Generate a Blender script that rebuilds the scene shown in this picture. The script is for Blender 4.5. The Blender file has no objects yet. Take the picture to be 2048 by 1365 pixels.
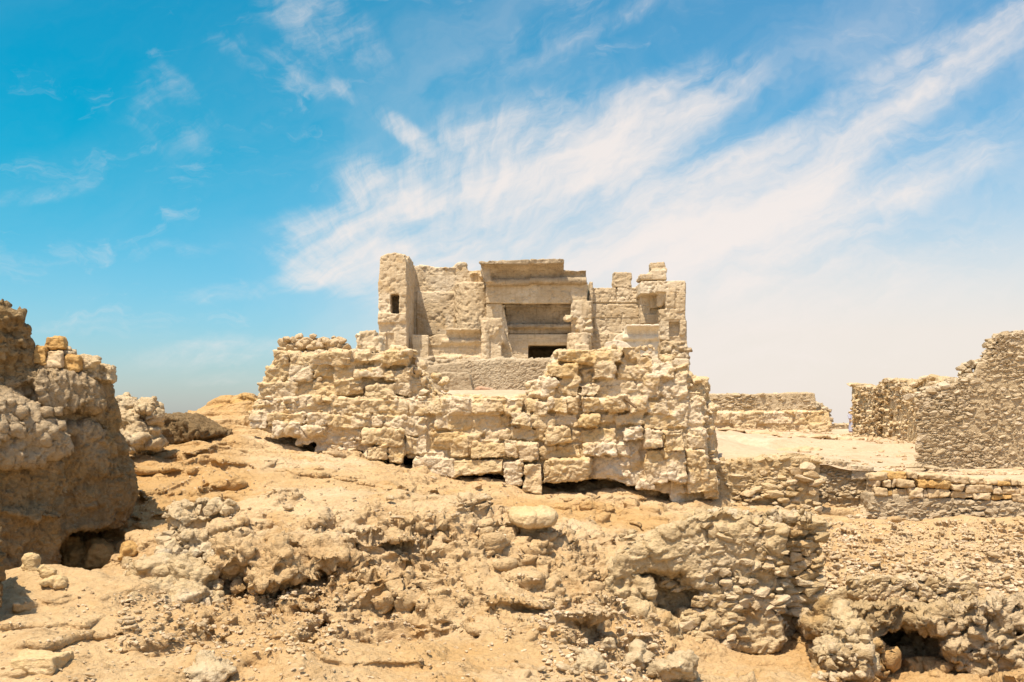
# cloud banks: photo column, row, half length, half width, tilt (deg), weight
CLOUDS = [(1060,390,460,210,14,0.62),(1000,330,320,120,20,.18),(1250,450,600,140,20,.16),(1760,215,560,90,32,0.75),(1720,400,560,80,25,0.60),(1480,580,560,170,10,0.5),(620,30,200,80,-35,0.50),
 (1130,60,240,60,22,0.45),(340,215,110,80,-45,0.42),(540,125,170,40,-25,0.40),(430,705,190,40,4,0.42),(460,760,100,18,4,0.4),(680,510,170,90,-10,0.55),
 (770,235,120,26,-35,0.45),(1430,160,200,70,18,0.45),(300,505,180,26,4,0.36),(60,390,180,26,8,0.36),(760,380,120,60,-20,.35),(500,580,200,24,8,.3),(180,650,160,18,3,.26),(1300,260,280,60,28,.25)]
SKY_LOW, SKY_HIGH, SKY_RIGHT = (0.805,0.883,1.070), (0.011,0.761,0.850), (0.695,0.916,1.015)
HAZE_C = (5.517,4.910,4.436)
CLOUD_C = (5.627,5.131,4.855)
import bpy, bmesh, math, random
import numpy as np
from mathutils import Vector, Matrix, kdtree

SC = bpy.context.scene
COL = SC.collection
F, HX, HY = 1991.0, 1024.0, 855.0          # focal length, centre column and eye-level row (photo pixels)
R = random.Random(7)
RNG = np.random.default_rng(11)

def P(px, py, Y):
    return ((px - HX) / F * Y, Y, (HY - py) / F * Y)

# ---------------------------------------------------------------- noise
_perm = np.random.default_rng(3).permutation(256).astype(np.int32)
_perm = np.concatenate([_perm, _perm, _perm])
_val = np.random.default_rng(4).uniform(-1, 1, 256).astype(np.float32)
_pt3 = np.random.default_rng(5).uniform(0, 1, (256, 3)).astype(np.float32)

def vnoise(p):
    i = np.floor(p).astype(np.int32)
    f = (p - i).astype(np.float32)
    u = f * f * f * (f * (f * 6 - 15) + 10)
    i &= 255
    x0, y0, z0 = i[:, 0], i[:, 1], i[:, 2]
    x1, y1, z1 = (x0 + 1) & 255, (y0 + 1) & 255, (z0 + 1) & 255
    def h(x, y, z):
        return _val[_perm[_perm[_perm[x] + y] + z]]
    ux, uy, uz = u[:, 0], u[:, 1], u[:, 2]
    def L(a, b, t): return a + (b - a) * t
    a = L(L(h(x0, y0, z0), h(x1, y0, z0), ux), L(h(x0, y1, z0), h(x1, y1, z0), ux), uy)
    b = L(L(h(x0, y0, z1), h(x1, y0, z1), ux), L(h(x0, y1, z1), h(x1, y1, z1), ux), uy)
    return L(a, b, uz)

def fbm(p, octs=4, gain=0.5, lac=2.03):
    s = np.zeros(len(p), np.float32); a = 1.0; t = 0.0
    q = np.asarray(p, np.float32)
    for k in range(octs):
        s += a * vnoise(q + 17.3 * k); t += a
        a *= gain; q = q * lac
    return s / t

def ridged(p, octs=4, gain=0.55, lac=2.1):
    s = np.zeros(len(p), np.float32); a = 1.0; t = 0.0
    q = np.asarray(p, np.float32)
    for k in range(octs):
        n = 1 - np.abs(vnoise(q + 9.7 * k)) * 2
        s += a * n; t += a; a *= gain; q = q * lac
    return s / t

def worley(p):
    i = np.floor(p).astype(np.int32); f = (p - i).astype(np.float32)
    best = np.full(len(p), 9.0, np.float32); sec = best.copy(); cid = np.zeros(len(p), np.float32); tl = np.zeros(len(p), np.float32)
    for dx in (-1, 0, 1):
        for dy in (-1, 0, 1):
            for dz in (-1, 0, 1):
                c = (i + (dx, dy, dz)) & 255
                hsh = _perm[_perm[_perm[c[:, 0]] + c[:, 1]] + c[:, 2]]; q = _pt3[hsh]
                ofs = q + (dx, dy, dz) - f; d = (ofs ** 2).sum(1); g = _pt3[(hsh * 7 + 91) & 255] - .5
                sec = np.minimum(sec, np.maximum(best, d)); cid = np.where(d < best, _val[hsh], cid); tl = np.where(d < best, (ofs * g).sum(1), tl); best = np.minimum(best, d)
    return np.sqrt(best), np.sqrt(sec), cid, tl
def broken(p, f, flat=1.6, amp=1.0, crack=0.5):
    """broken-rock relief: every cell of a warped cell pattern stands at its own height, with cracks between"""
    q = (p * (f, f, f * flat)).astype(np.float32); q = q + 0.5 * np.c_[vnoise(q * .9 + 3), vnoise(q * .9 + 13), vnoise(q * .9 + 23)]
    a, b_, c, tl = worley(q)
    return amp * ((.55 * c + 2.4 * tl) * sstep(0.0, 0.10, b_ - a) - crack * sstep(0.09, 0.0, b_ - a))

def sstep(a, b, x):
    t = np.clip((x - a) / (b - a), 0, 1); return t * t * (3 - 2 * t)

# ---------------------------------------------------------------- shape collector
def _hull(seed, n=16, flat=1.0, box=0.5):
    r = random.Random(seed); bm = bmesh.new()
    for k in range(n):
        v = Vector((r.gauss(0, 1), r.gauss(0, 1), r.gauss(0, 1))).normalized()
        m = max(abs(v.x), abs(v.y), abs(v.z))
        v = v * ((1 - box) + box / m * 0.85) * r.uniform(0.82, 1.05)
        bm.verts.new((v.x, v.y, v.z * flat))
    g = bmesh.ops.convex_hull(bm, input=bm.verts)
    junk = [e for e in g['geom_interior'] + g['geom_unused'] if isinstance(e, bmesh.types.BMVert)]
    bmesh.ops.delete(bm, geom=list(set(junk)), context='VERTS')
    bmesh.ops.recalc_face_normals(bm, faces=bm.faces)
    bm.verts.index_update()
    V = np.array([v.co[:] for v in bm.verts], np.float32)
    Fc = [[v.index for v in f.verts] for f in bm.faces]
    bm.free(); return V, Fc
HULLS = [_hull(s) for s in range(24)]
SHULL = [_hull(s + 100, 26, 1.0, 0.15) for s in range(12)]

def rotm(rx=0, ry=0, rz=0):
    return np.array((Matrix.Rotation(rz, 3, 'Z') @ Matrix.Rotation(ry, 3, 'Y') @ Matrix.Rotation(rx, 3, 'X')), np.float32)

class B:
    def __init__(s):
        s.v = []; s.f = []; s.n = 0; s.seeds = []; s.boxes = []; s.raw = []
    def add(s, V, Fc):
        V = np.asarray(V, np.float32); s.v.append(V)
        s.f += [[i + s.n for i in f] for f in Fc]; s.n += len(V)
    def box(s, lo, hi, jit=0.0, rot=None, tint=None):
        lo = np.array(lo, np.float32); hi = np.array(hi, np.float32); c = (lo + hi) / 2; h = (hi - lo) / 2
        V = np.array([[x, y, z] for x in (-1, 1) for y in (-1, 1) for z in (-1, 1)], np.float32) * h
        if jit: V += RNG.uniform(-jit, jit, V.shape)
        if rot is not None: V = V @ rot.T
        s.add(V + c, [[0, 1, 3, 2], [4, 6, 7, 5], [0, 4, 5, 1], [2, 3, 7, 6], [0, 2, 6, 4], [1, 5, 7, 3]])
        s.boxes.append((c, h, R.random() if tint is None else tint))
    def stone(s, c, r, rot=None, kind=None, tint=None, rnd=False):
        V, Fc = R.choice(SHULL if rnd else HULLS) if kind is None else HULLS[kind % len(HULLS)]
        rot = rotm(R.uniform(-.4, .4), R.uniform(-.4, .4), R.uniform(0, 6.28)) if rot is None else rot
        s.add((V * np.array(r, np.float32)) @ rot.T + np.array(c, np.float32), Fc)
        s.seeds.append((tuple(c), max(r), R.random() if tint is None else tint))
    def chip(s, c, r, rot, tint=None):
        """a crisp stone set into the surface afterwards"""
        V, Fc = R.choice(HULLS + SHULL)
        s.raw.append(((V * np.array(r, np.float32)) @ rot.T + np.array(c, np.float32), Fc, R.random() if tint is None else tint))
    def slab(s, pts, back):
        """solid behind an outline: pts = 3-D front outline, back = vector (or list of vectors) to its rear face"""
        A = np.array(pts, np.float32); n = len(A)
        Bk = A + np.array(back, np.float32)
        s.add(np.vstack([A, Bk]), [list(range(n)), list(range(2 * n - 1, n - 1, -1))] +
              [[i, (i + 1) % n, n + (i + 1) % n, n + i][::-1] for i in range(n)])
    def pslab(s, pp, Y, depth):
        s.slab([P(x, y, Y) for x, y in pp], (0, depth, 0))
    def prism(s, prof, x0, x1, sx0=0.0, sx1=0.0):
        """profile [(y,z)] swept along x"""
        n = len(prof)
        V = [(x0, y, z) for y, z in prof] + [(x1, y, z) for y, z in prof]
        s.add(V, [list(range(n)), list(range(2 * n - 1, n - 1, -1))] +
              [[i, (i + 1) % n, n + (i + 1) % n, n + i][::-1] for i in range(n)])
    def tube(s, a, b, r0, r1=None, seg=14):
        a = Vector(a); b = Vector(b); d = (b - a).normalized(); r1 = r0 if r1 is None else r1
        u = d.orthogonal().normalized(); w = d.cross(u); V = []
        for c, r in ((a, r0), (b, r1)):
            V += [c + (u * math.cos(t) + w * math.sin(t)) * r for t in np.linspace(0, 2 * math.pi, seg, endpoint=False)]
        s.add([v[:] for v in V], [list(range(seg))[::-1], list(range(seg, 2 * seg))] +
              [[i, (i + 1) % seg, seg + (i + 1) % seg, seg + i] for i in range(seg)])
    def arrays(s):
        return np.vstack(s.v), s.f

def mesh_from(name, V, Fc):
    me = bpy.data.meshes.new(name)
    me.from_pydata([tuple(map(float, v)) for v in V], [], Fc)
    me.update(); return me

def fix_normals(me):
    bm = bmesh.new(); bm.from_mesh(me)
    bmesh.ops.recalc_face_normals(bm, faces=bm.faces); bm.to_mesh(me); bm.free()

def coords(me):
    a = np.empty(len(me.vertices) * 3, np.float32); me.vertices.foreach_get('co', a); return a.reshape(-1, 3)
def normals(me):
    a = np.empty(len(me.vertices) * 3, np.float32); me.vertex_normals.foreach_get('vector', a); return a.reshape(-1, 3)

def remesh(b, voxel, smooth=0, name='mesh', disp=None, tint=True, fix=True):
    V, Fc = b.arrays()
    me = mesh_from(name, V, Fc)
    if fix: fix_normals(me)
    o = bpy.data.objects.new('tmp', me); COL.objects.link(o)
    m = o.modifiers.new('r', 'REMESH'); m.mode = 'VOXEL'; m.voxel_size = voxel; m.adaptivity = 0
    if smooth:
        k = o.modifiers.new('s', 'SMOOTH'); k.factor = 0.5; k.iterations = smooth
    dg = bpy.context.evaluated_depsgraph_get(); dg.update()
    out = bpy.data.meshes.new_from_object(o.evaluated_get(dg)); out.name = name
    bpy.data.objects.remove(o); bpy.data.meshes.remove(me)
    if disp is not None:
        p = coords(out); n = normals(out)
        d = disp(p, n)
        q = p + (n * d[:, None] if d.ndim == 1 else d)
        out.vertices.foreach_set('co', q.astype(np.float32).ravel()); out.update()
    if tint and (b.seeds or b.boxes):
        p = coords(out); t = np.full(len(p), 0.5, np.float32)
        if b.seeds:
            kd = kdtree.KDTree(len(b.seeds))
            for i, sd in enumerate(b.seeds): kd.insert(sd[0], i)
            kd.balance()
            rr = [sd[1] for sd in b.seeds]; tt = [sd[2] for sd in b.seeds]
            fnd = kd.find
            for i, c in enumerate(p.tolist()):
                _, k, d = fnd(c)
                if d < rr[k] * 1.02: t[i] = tt[k]
        for c, h, tv in b.boxes:
            q = np.abs(p - c) <= (h + 0.05); t[q.all(1)] = tv
        at = out.attributes.new('tint', 'FLOAT', 'POINT'); at.data.foreach_set('value', t)
    shade(out)
    if b.raw:
        vs, fs, ts, n0 = [], [], [], 0
        for V, Fc, t in b.raw: vs.append(V); fs += [[i + n0 for i in f] for f in Fc]; ts += [t] * len(V); n0 += len(V)
        m2 = mesh_from('r', np.vstack(vs), fs)
        m2.attributes.new('tint', 'FLOAT', 'POINT').data.foreach_set('value', np.array(ts, np.float32))
        if 'tint' not in out.attributes: out.attributes.new('tint', 'FLOAT', 'POINT').data.foreach_set('value', np.full(len(out.vertices), .5, np.float32))
        bm = bmesh.new(); bm.from_mesh(out); bm.from_mesh(m2); bm.to_mesh(out); bm.free(); bpy.data.meshes.remove(m2)
    return out

def shade(me, smooth=True):
    me.polygons.foreach_set('use_smooth', np.full(len(me.polygons), smooth)); me.update()

def tag(o, label=None, cat=None, group=None, kind=None):
    if label: o['label'] = label
    if cat: o['category'] = cat
    if group: o['group'] = group
    if kind: o['kind'] = kind
    return o

def obj(name, me, mat, parent=None):
    o = bpy.data.objects.new(name, me); COL.objects.link(o)
    if mat is not None:
        me.materials.clear(); me.materials.append(mat)
    if parent is not None:
        o.parent = parent
        o.matrix_parent_inverse = parent.matrix_world.inverted()
    return o

def empty(name, loc, label, cat, group=None):
    o = bpy.data.objects.new(name, None); COL.objects.link(o); o.location = loc
    o.empty_display_size = 0.3
    o.matrix_world = Matrix.Translation(loc)
    return tag(o, label, cat, group)

def recentre(o):
    """move a mesh object's origin to the middle of its base"""
    me = o.data; p = coords(me)
    c = np.array([(p[:, 0].min() + p[:, 0].max()) / 2, (p[:, 1].min() + p[:, 1].max()) / 2, p[:, 2].min()])
    me.vertices.foreach_set('co', (p - c).astype(np.float32).ravel()); me.update()
    o.location = c; return o

# ---------------------------------------------------------------- node helper
class S:
    def __init__(s, nt, sock): s.nt = nt; s.k = sock
    def _m(s, op, *a):
        n = s.nt.nodes.new('ShaderNodeMath'); n.operation = op
        for i, x in enumerate(a):
            if isinstance(x, S): s.nt.links.new(x.k, n.inputs[i])
            else: n.inputs[i].default_value = x
        return S(s.nt, n.outputs[0])
    def __add__(s, o): return s._m('ADD', s, o)
    __radd__ = __add__
    def __sub__(s, o): return s._m('SUBTRACT', s, o)
    def __rsub__(s, o): return s._m('SUBTRACT', o, s)
    def __mul__(s, o): return s._m('MULTIPLY', s, o)
    __rmul__ = __mul__
    def __truediv__(s, o): return s._m('DIVIDE', s, o)
    def __pow__(s, o): return s._m('POWER', s, o)
    def f(s, op, *a): return s._m(op, s, *a)
    def step(s, a, b, lo=0.0, hi=1.0):
        n = s.nt.nodes.new('ShaderNodeMapRange'); n.interpolation_type = 'SMOOTHSTEP'
        s.nt.links.new(s.k, n.inputs[0])
        for i, x in enumerate((a, b, lo, hi)): n.inputs[i + 1].default_value = x
        return S(s.nt, n.outputs[0])

def comb(nt, x, y, z):
    n = nt.nodes.new('ShaderNodeCombineXYZ')
    for i, v in enumerate((x, y, z)):
        if isinstance(v, S): nt.links.new(v.k, n.inputs[i])
        else: n.inputs[i].default_value = v
    return n.outputs[0]
def noise(nt, vec, scale, detail=4, rough=0.55, dist=0.0):
    n = nt.nodes.new('ShaderNodeTexNoise'); n.inputs['Scale'].default_value = scale
    n.inputs['Detail'].default_value = detail; n.inputs['Roughness'].default_value = rough
    n.inputs['Distortion'].default_value = dist
    if vec is not None: nt.links.new(vec, n.inputs['Vector'])
    return S(nt, n.outputs['Fac'])
def mixc(nt, fac, a, b, mode='MIX'):
    n = nt.nodes.new('ShaderNodeMix'); n.data_type = 'RGBA'; n.blend_type = mode
    for key, v in ((0, fac), (6, a), (7, b)):
        if isinstance(v, S): nt.links.new(v.k, n.inputs[key])
        elif hasattr(v, 'is_output'): nt.links.new(v, n.inputs[key])
        elif key == 0: n.inputs[0].default_value = v
        else: n.inputs[key].default_value = (*v, 1.0)
    return n.outputs[2]

def rock_mat(name, base, pale, dark, big=0.5, mid=3.0, tint=0.0, bump=0.6, pale_amt=0.5, dark_amt=0.5, stain=None, fine=26.0, strata=0.0, streak=0.0, bd=0.075, speck=0.5, tlo=None, joints=None):
    m = bpy.data.materials.new(name); m.use_nodes = True; nt = m.node_tree
    bs = nt.nodes['Principled BSDF']; bs.inputs['Roughness'].default_value = 0.95
    bs.inputs['Specular IOR Level'].default_value = 0.15
    geo = nt.nodes.new('ShaderNodeTexCoord'); v = geo.outputs['Object']
    if name.startswith('loose'):
        oi = nt.nodes.new('ShaderNodeObjectInfo')
        va = nt.nodes.new('ShaderNodeVectorMath'); va.operation = 'MULTIPLY_ADD'
        nt.links.new(oi.outputs['Random'], va.inputs[0]); va.inputs[1].default_value = (31, 57, 83)
        nt.links.new(v, va.inputs[2]); v = va.outputs[0]
    mp = nt.nodes.new('ShaderNodeMapping'); nt.links.new(v, mp.inputs[0]); mp.inputs['Scale'].default_value = (1, 1, 1.8)
    vs = mp.outputs[0]
    n1 = noise(nt, v, big, 5, 0.6); n2 = noise(nt, vs, mid, 6, 0.62, 0.4); n3 = noise(nt, v, fine, 5, 0.7)
    c = mixc(nt, n1.step(0.62 - 0.3 * pale_amt, 0.75 - 0.1 * pale_amt), base, pale)
    c = mixc(nt, n2.step(0.60 - 0.25 * dark_amt, 0.80) * 0.85, c, dark)
    if stain:
        n4 = noise(nt, v, big * 1.7 + 0.3, 5, 0.6, 0.6)
        c = mixc(nt, n4.step(0.55, 0.68) * 0.8, c, stain)
    if strata:
        ms = nt.nodes.new('ShaderNodeMapping'); nt.links.new(v, ms.inputs[0]); ms.inputs['Scale'].default_value = (0.6, 0.6, 9)
        c = mixc(nt, noise(nt, ms.outputs[0], 1.0, 4, 0.6, 0.8).step(0.5, 0.72) * strata, c, dark)
    if streak:
        ms = nt.nodes.new('ShaderNodeMapping'); nt.links.new(v, ms.inputs[0]); ms.inputs['Scale'].default_value = (7, 7, 0.5)
        c = mixc(nt, noise(nt, ms.outputs[0], 1.0, 4, 0.6, 0.3).step(0.5, 0.75) * streak, c, dark)
    if tint:
        at = nt.nodes.new('ShaderNodeAttribute'); at.attribute_name = 'tint'; t = S(nt, at.outputs['Fac'])
        c = mixc(nt, t.step(0.52, 1.0) * tint, c, pale)
        c = mixc(nt, t.step(0.48, 0.0) * tint, c, tlo or dark)
    n5 = noise(nt, vs, fine * 0.42, 5, 0.68, 0.3)
    c = mixc(nt, n5.step(0.54, 0.70) * speck, c, dark)
    c = mixc(nt, n5.step(0.44, 0.30) * speck * 0.8, c, pale)
    jt = None
    if joints:
        sx_ = nt.nodes.new('ShaderNodeSeparateXYZ'); nt.links.new(v, sx_.inputs[0])
        X_, Y_, Z_ = (S(nt, sx_.outputs[i]) for i in range(3)); wq = noise(nt, v, 1.3, 3) - 0.5; wz = noise(nt, v, 0.9, 3, .6) - 0.5
        bk = nt.nodes.new('ShaderNodeTexBrick'); nt.links.new(comb(nt, X_ + Y_ * 0.7 + wq * 0.16, Z_ + wz * 0.10 + 0.2, 0.0), bk.inputs['Vector'])
        bk.inputs['Scale'].default_value = 1.0; bk.inputs['Brick Width'].default_value = joints[0]; bk.inputs['Row Height'].default_value = joints[1]
        bk.inputs['Mortar Size'].default_value = 0.014; bk.inputs['Mortar Smooth'].default_value = 0.35; bk.offset = 0.43; bk.squash = 0.8; bk.squash_frequency = 3
        bk.inputs['Color1'].default_value = (0.86, 0.84, 0.80, 1); bk.inputs['Color2'].default_value = (1, 1, 1, 1); bk.inputs['Mortar'].default_value = (1, 1, 1, 1)
        jt = S(nt, bk.outputs['Fac']) * noise(nt, v, 1.7, 3).step(0.36, 0.56)
        c = mixc(nt, 0.8, c, bk.outputs['Color'], 'MULTIPLY'); c = mixc(nt, jt * 0.6, c, dark)
    # grain: small multiplicative speckle of the stone itself
    c = mixc(nt, n3.step(0.38, 0.62) * 0.35, c, (0.74, 0.71, 0.66), 'MULTIPLY') if True else c
    nt.links.new(c, bs.inputs['Base Color'])
    vo = nt.nodes.new('ShaderNodeTexVoronoi'); vo.inputs['Scale'].default_value = fine * 0.45; nt.links.new(v, vo.inputs['Vector'])
    pit = S(nt, vo.outputs['Distance']).step(0.0, 0.45)
    h = n3 * 0.5 + noise(nt, vs, fine * 0.35, 6, 0.65) * 1.0 + pit * 0.25
    if jt is not None: h = h - jt * 0.6
    bp = nt.nodes.new('ShaderNodeBump'); bp.inputs['Strength'].default_value = bump; bp.inputs['Distance'].default_value = bd
    nt.links.new(h.k, bp.inputs['Height']); nt.links.new(bp.outputs[0], bs.inputs['Normal'])
    return m
# ---------------------------------------------------------------- camera, sun, sky
cam = bpy.data.cameras.new('camera'); cam_o = bpy.data.objects.new('camera', cam); COL.objects.link(cam_o)
cam.sensor_width = 36; cam.lens = 36 * F / 2048; cam.shift_y = (HY - 682.5) / 2048
cam.clip_start = 0.1; cam.clip_end = 20000
cam_o.location = (0, 0, 0); cam_o.rotation_euler = (math.radians(90), 0, 0); SC.camera = cam_o
SUN = Vector((-0.23, -0.33, 0.91)).normalized()
sl = bpy.data.lights.new('sun', 'SUN'); sl.energy = 4.8; sl.angle = math.radians(0.55); sl.color = (1.0, 0.885, 0.715)
so = bpy.data.objects.new('sun', sl); COL.objects.link(so); so.rotation_euler = SUN.to_track_quat('Z', 'Y').to_euler(); so.location = SUN * 60
w = bpy.data.worlds.new('World'); SC.world = w; w.use_nodes = True; nt = w.node_tree
bg = nt.nodes['Background']
sky = nt.nodes.new('ShaderNodeTexSky'); sky.sky_type = 'NISHITA'; sky.sun_disc = False
sky.sun_elevation = math.asin(SUN.z); sky.sun_rotation = math.atan2(SUN.x, SUN.y)
sky.air_density = 1.2; sky.dust_density = 1.5; sky.ozone_density = 2.0
tc = nt.nodes.new('ShaderNodeTexCoord'); sp = nt.nodes.new('ShaderNodeSeparateXYZ'); nt.links.new(tc.outputs['Generated'], sp.inputs[0])
dx, dy, dz = (S(nt, sp.outputs[i]) for i in range(3))
ay = dy.f('ABSOLUTE').f('MAXIMUM', 0.12)
u = dx / ay * F; v = dz / ay * F                      # direction as (photo-like) tangent coordinates, u right, v up
def blob(px, py, a, b_, ang, amp):
    t = math.radians(ang); uu = u - (px - HX); vv = v - (HY - py)
    x = (uu * math.cos(t) + vv * math.sin(t)) / a; y = (vv * math.cos(t) - uu * math.sin(t)) / b_
    return ((x * x + y * y) * -1.0).f('EXPONENT') if False else (x * x + y * y).step(0.0, 1.6, amp, 0.0)
cov = None
for bl in CLOUDS:
    g = blob(*bl); cov = g if cov is None else cov + g
# wisps: noise stretched along rays fanning out of the lower middle of the sky
ou, ov = u - (880 - HX), v - (HY - 680)
r = (ou * ou + ov * ov).f('SQRT'); th = ov.f('ARCTAN2', ou)
lr = (r + 60.0).f('LOGARITHM', 2.718)
wv = comb(nt, u * 0.0042, v * 0.0042, 0.0)
wn = noise(nt, wv, 1.0, 4, 0.6); wn2 = noise(nt, comb(nt, u * 0.0042 + 7.1, v * 0.0042, 3.0), 1.0, 4, 0.6)
k1 = comb(nt, lr * 1.0 + wn * 1.0, th * 3.6 + wn2 * 1.1, 0.0)
c1 = noise(nt, k1, 1.7, 9, 0.62, 0.1)
ca, sa = math.cos(math.radians(27)), math.sin(math.radians(27))
k2 = comb(nt, (u * ca + v * sa) * 0.0026 + wn * 1.1, (v * ca - u * sa) * 0.0125 + wn2 * 1.5, 5.0)
c2 = noise(nt, k2, 1.0, 9, 0.62, 0.25)
far = r.step(60.0, 420.0)
cc = c1 * (far * 0.5) + c2 * (1.0 - far * 0.5)
dens = (cc + cov * 0.33 - 0.015).step(0.52, 0.92) * (cov * 1.7 + 0.12).f('MINIMUM', 1.0)
dens = dens * 0.92
veil = noise(nt, comb(nt, (u * ca + v * sa) * 0.0016 + wn * 0.8, (v * ca - u * sa) * 0.0042 + wn2, 9.0), 1.0, 7, 0.58, 0.3).step(0.34, 0.74)
veil = veil * (u.step(-760.0, 420.0) * 0.32 + 0.05) * v.step(1000.0, 560.0, 0.55, 1.0)
wisp = noise(nt, comb(nt, u * 0.0030 + wn * 1.6 + 3.0, v * 0.011 + wn2 * 1.5, 2.0), 1.0, 9, 0.64, 0.3).step(0.54, 0.80) * 0.42
dens = (dens + (1.0 - dens) * veil); dens = (dens + (1.0 - dens) * wisp).f('MINIMUM', 0.93)
# blue of the clear part
elev = v.step(-120.0, 640.0)
mul = nt.nodes.new('ShaderNodeMix'); mul.data_type = 'RGBA'; mul.blend_type = 'MULTIPLY'; mul.inputs[0].default_value = 1.0
nt.links.new(sky.outputs[0], mul.inputs[6]); 
east = u.step(-900.0, 900.0)
tintc = mixc(nt, elev, SKY_LOW, SKY_HIGH)
tintc = mixc(nt, east * 0.55, tintc, SKY_RIGHT)
nt.links.new(tintc, mul.inputs[7])
front = dy.step(0.0, 0.35)
haze = v.step(600.0, 110.0) * u.step(-560.0, 330.0) * 0.97 + v.step(220.0, -60.0) * 0.30
haze = haze.f('MINIMUM', 0.9) * front
col = mixc(nt, front, sky.outputs[0], mul.outputs[2])
col = mixc(nt, haze, col, HAZE_C)
col = mixc(nt, dens * front, col, CLOUD_C)
nt.links.new(col, bg.inputs[0]); bg.inputs[1].default_value = 0.12
SC.view_settings.view_transform = 'Standard'; SC.view_settings.look = 'None'; SC.view_settings.gamma = 1; SC.view_settings.exposure = 0.48
SC.cycles.max_bounces = 5; SC.cycles.diffuse_bounces = 3
# ---------------------------------------------------------------- materials (stone colours; the cornice and recess tones also hold painted shade)
M = {}
M['slope'] = rock_mat('sandstone_slope', (0.575,0.40,0.21), (0.64,0.49,0.305), (0.40,0.25,0.115), 0.35, 2.2, 0.75, 0.9, 0.5, 0.6, stain=(0.53,0.33,0.14), fine=22, strata=0.25, tlo=(0.50,0.30,0.115))
M['platform'] = rock_mat('weathered_limestone', (0.63,0.475,0.275), (0.74,0.62,0.46), (0.45,0.30,0.145), 0.45, 3.0, 0.55, 0.7, 0.55, 0.5, stain=(0.62,0.42,0.18), fine=24, tlo=(0.60,0.415,0.19))
M['temple'] = rock_mat('temple_limestone', (0.63,0.50,0.33), (0.72,0.62,0.47), (0.42,0.31,0.185), 0.4, 2.0, 0.35, 0.45, 0.5, 0.6, stain=(0.55,0.385,0.20), fine=16, streak=0.5, joints=(1.45, 0.66))
M['stained_shaded'] = rock_mat('stained_shaded_limestone', (0.40,0.31,0.20), (0.58,0.47,0.33), (0.20,0.15,0.095), 0.5, 1.6, 0.0, 0.4, 0.4, 0.8, fine=16, streak=0.8)  # stained stone, darkened further to paint in the shade under the cornices
M['recess_shade'] = rock_mat('shade_darkened_limestone', (0.28,0.22,0.145), (0.40,0.32,0.22), (0.14,0.105,0.07), 0.5, 2.0, 0.0, 0.4, 0.4, 0.6, fine=16, streak=0.7)  # streaked stone with shade painted into its colour: inner cornice, niche, chamber
M['white'] = rock_mat('restored_pale_limestone', (0.62,0.52,0.375), (0.69,0.60,0.46), (0.46,0.36,0.23), 0.4, 2.0, 0.3, 0.3, 0.5, 0.25, fine=18)
M['rubble'] = rock_mat('mud_mortared_rubble', (0.54,0.415,0.255), (0.66,0.54,0.38), (0.37,0.265,0.15), 0.5, 3.0, 0.75, 0.9, 0.5, 0.5, fine=26)
M['rubble_warm'] = rock_mat('mud_mortared_rubble_warm', (0.60,0.45,0.255), (0.68,0.545,0.37), (0.43,0.30,0.15), 0.5, 3.0, 0.75, 0.9, 0.5, 0.5, stain=(0.50,0.32,0.14), fine=26)
M['plaster'] = rock_mat('rough_mud_plaster', (0.46,0.36,0.235), (0.54,0.44,0.30), (0.33,0.245,0.145), 0.5, 3.0, 0.2, 0.7, 0.4, 0.4, fine=26)
M['outcrop'] = rock_mat('brown_weathered_rock', (0.36,0.25,0.125), (0.56,0.43,0.275), (0.23,0.15,0.07), 0.45, 2.2, 0.85, 0.9, 0.45, 0.6, stain=(0.42,0.27,0.11), fine=22, streak=0.35, bd=0.12)
M['pale_rock'] = rock_mat('pale_crusted_rock', (0.59,0.45,0.27), (0.69,0.575,0.40), (0.39,0.275,0.145), 0.6, 3.0, 0.0, 0.9, 0.5, 0.5, fine=22)
M['crag'] = rock_mat('ochre_crag_rock', (0.50,0.36,0.19), (0.60,0.46,0.29), (0.31,0.205,0.095), 0.5, 2.4, 0.0, 0.9, 0.5, 0.6, stain=(0.50,0.32,0.13), fine=24, strata=.3)
M['orange'] = rock_mat('loose_orange_sandstone', (0.52,0.32,0.12), (0.60,0.43,0.22), (0.34,0.19,0.07), 0.9, 4.0, 0.0, 0.6, 0.3, 0.5, fine=24)
M['loose'] = rock_mat('loose_tan_stone', (0.53,0.39,0.225), (0.64,0.51,0.35), (0.38,0.26,0.14), 1.2, 4.0, 0.0, 0.6, 0.5, 0.5, fine=7, bd=0.06)
M['gravel'] = rock_mat('chipped_stone', (0.52,0.38,0.22), (0.66,0.53,0.37), (0.36,0.24,0.13), 1.5, 9.0, 0.0, 0.4, 0.6, 0.5, fine=40)
M['terrace'] = rock_mat('dusty_terrace', (0.53,0.39,0.255), (0.60,0.47,0.33), (0.40,0.265,0.155), 0.22, 0.9, 0.0, 0.6, 0.5, 0.4, fine=9, strata=0.2)
M['sand'] = rock_mat('desert_sand', (0.55,0.42,0.27), (0.62,0.50,0.35), (0.40,0.33,0.20), 0.004, 0.02, 0.0, 0.3, 0.5, 0.4, fine=0.5)
M['dark_wood'] = rock_mat('old_dry_wood', (0.20,0.13,0.07), (0.28,0.19,0.11), (0.12,0.08,0.04), 1.0, 8.0, 0.0, 0.5, 0.4, 0.4)
M['brick'] = rock_mat('reddish_stone', (0.52,0.33,0.21), (0.60,0.42,0.28), (0.42,0.25,0.15), 1.0, 5.0, 0.0, 0.5)

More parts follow.
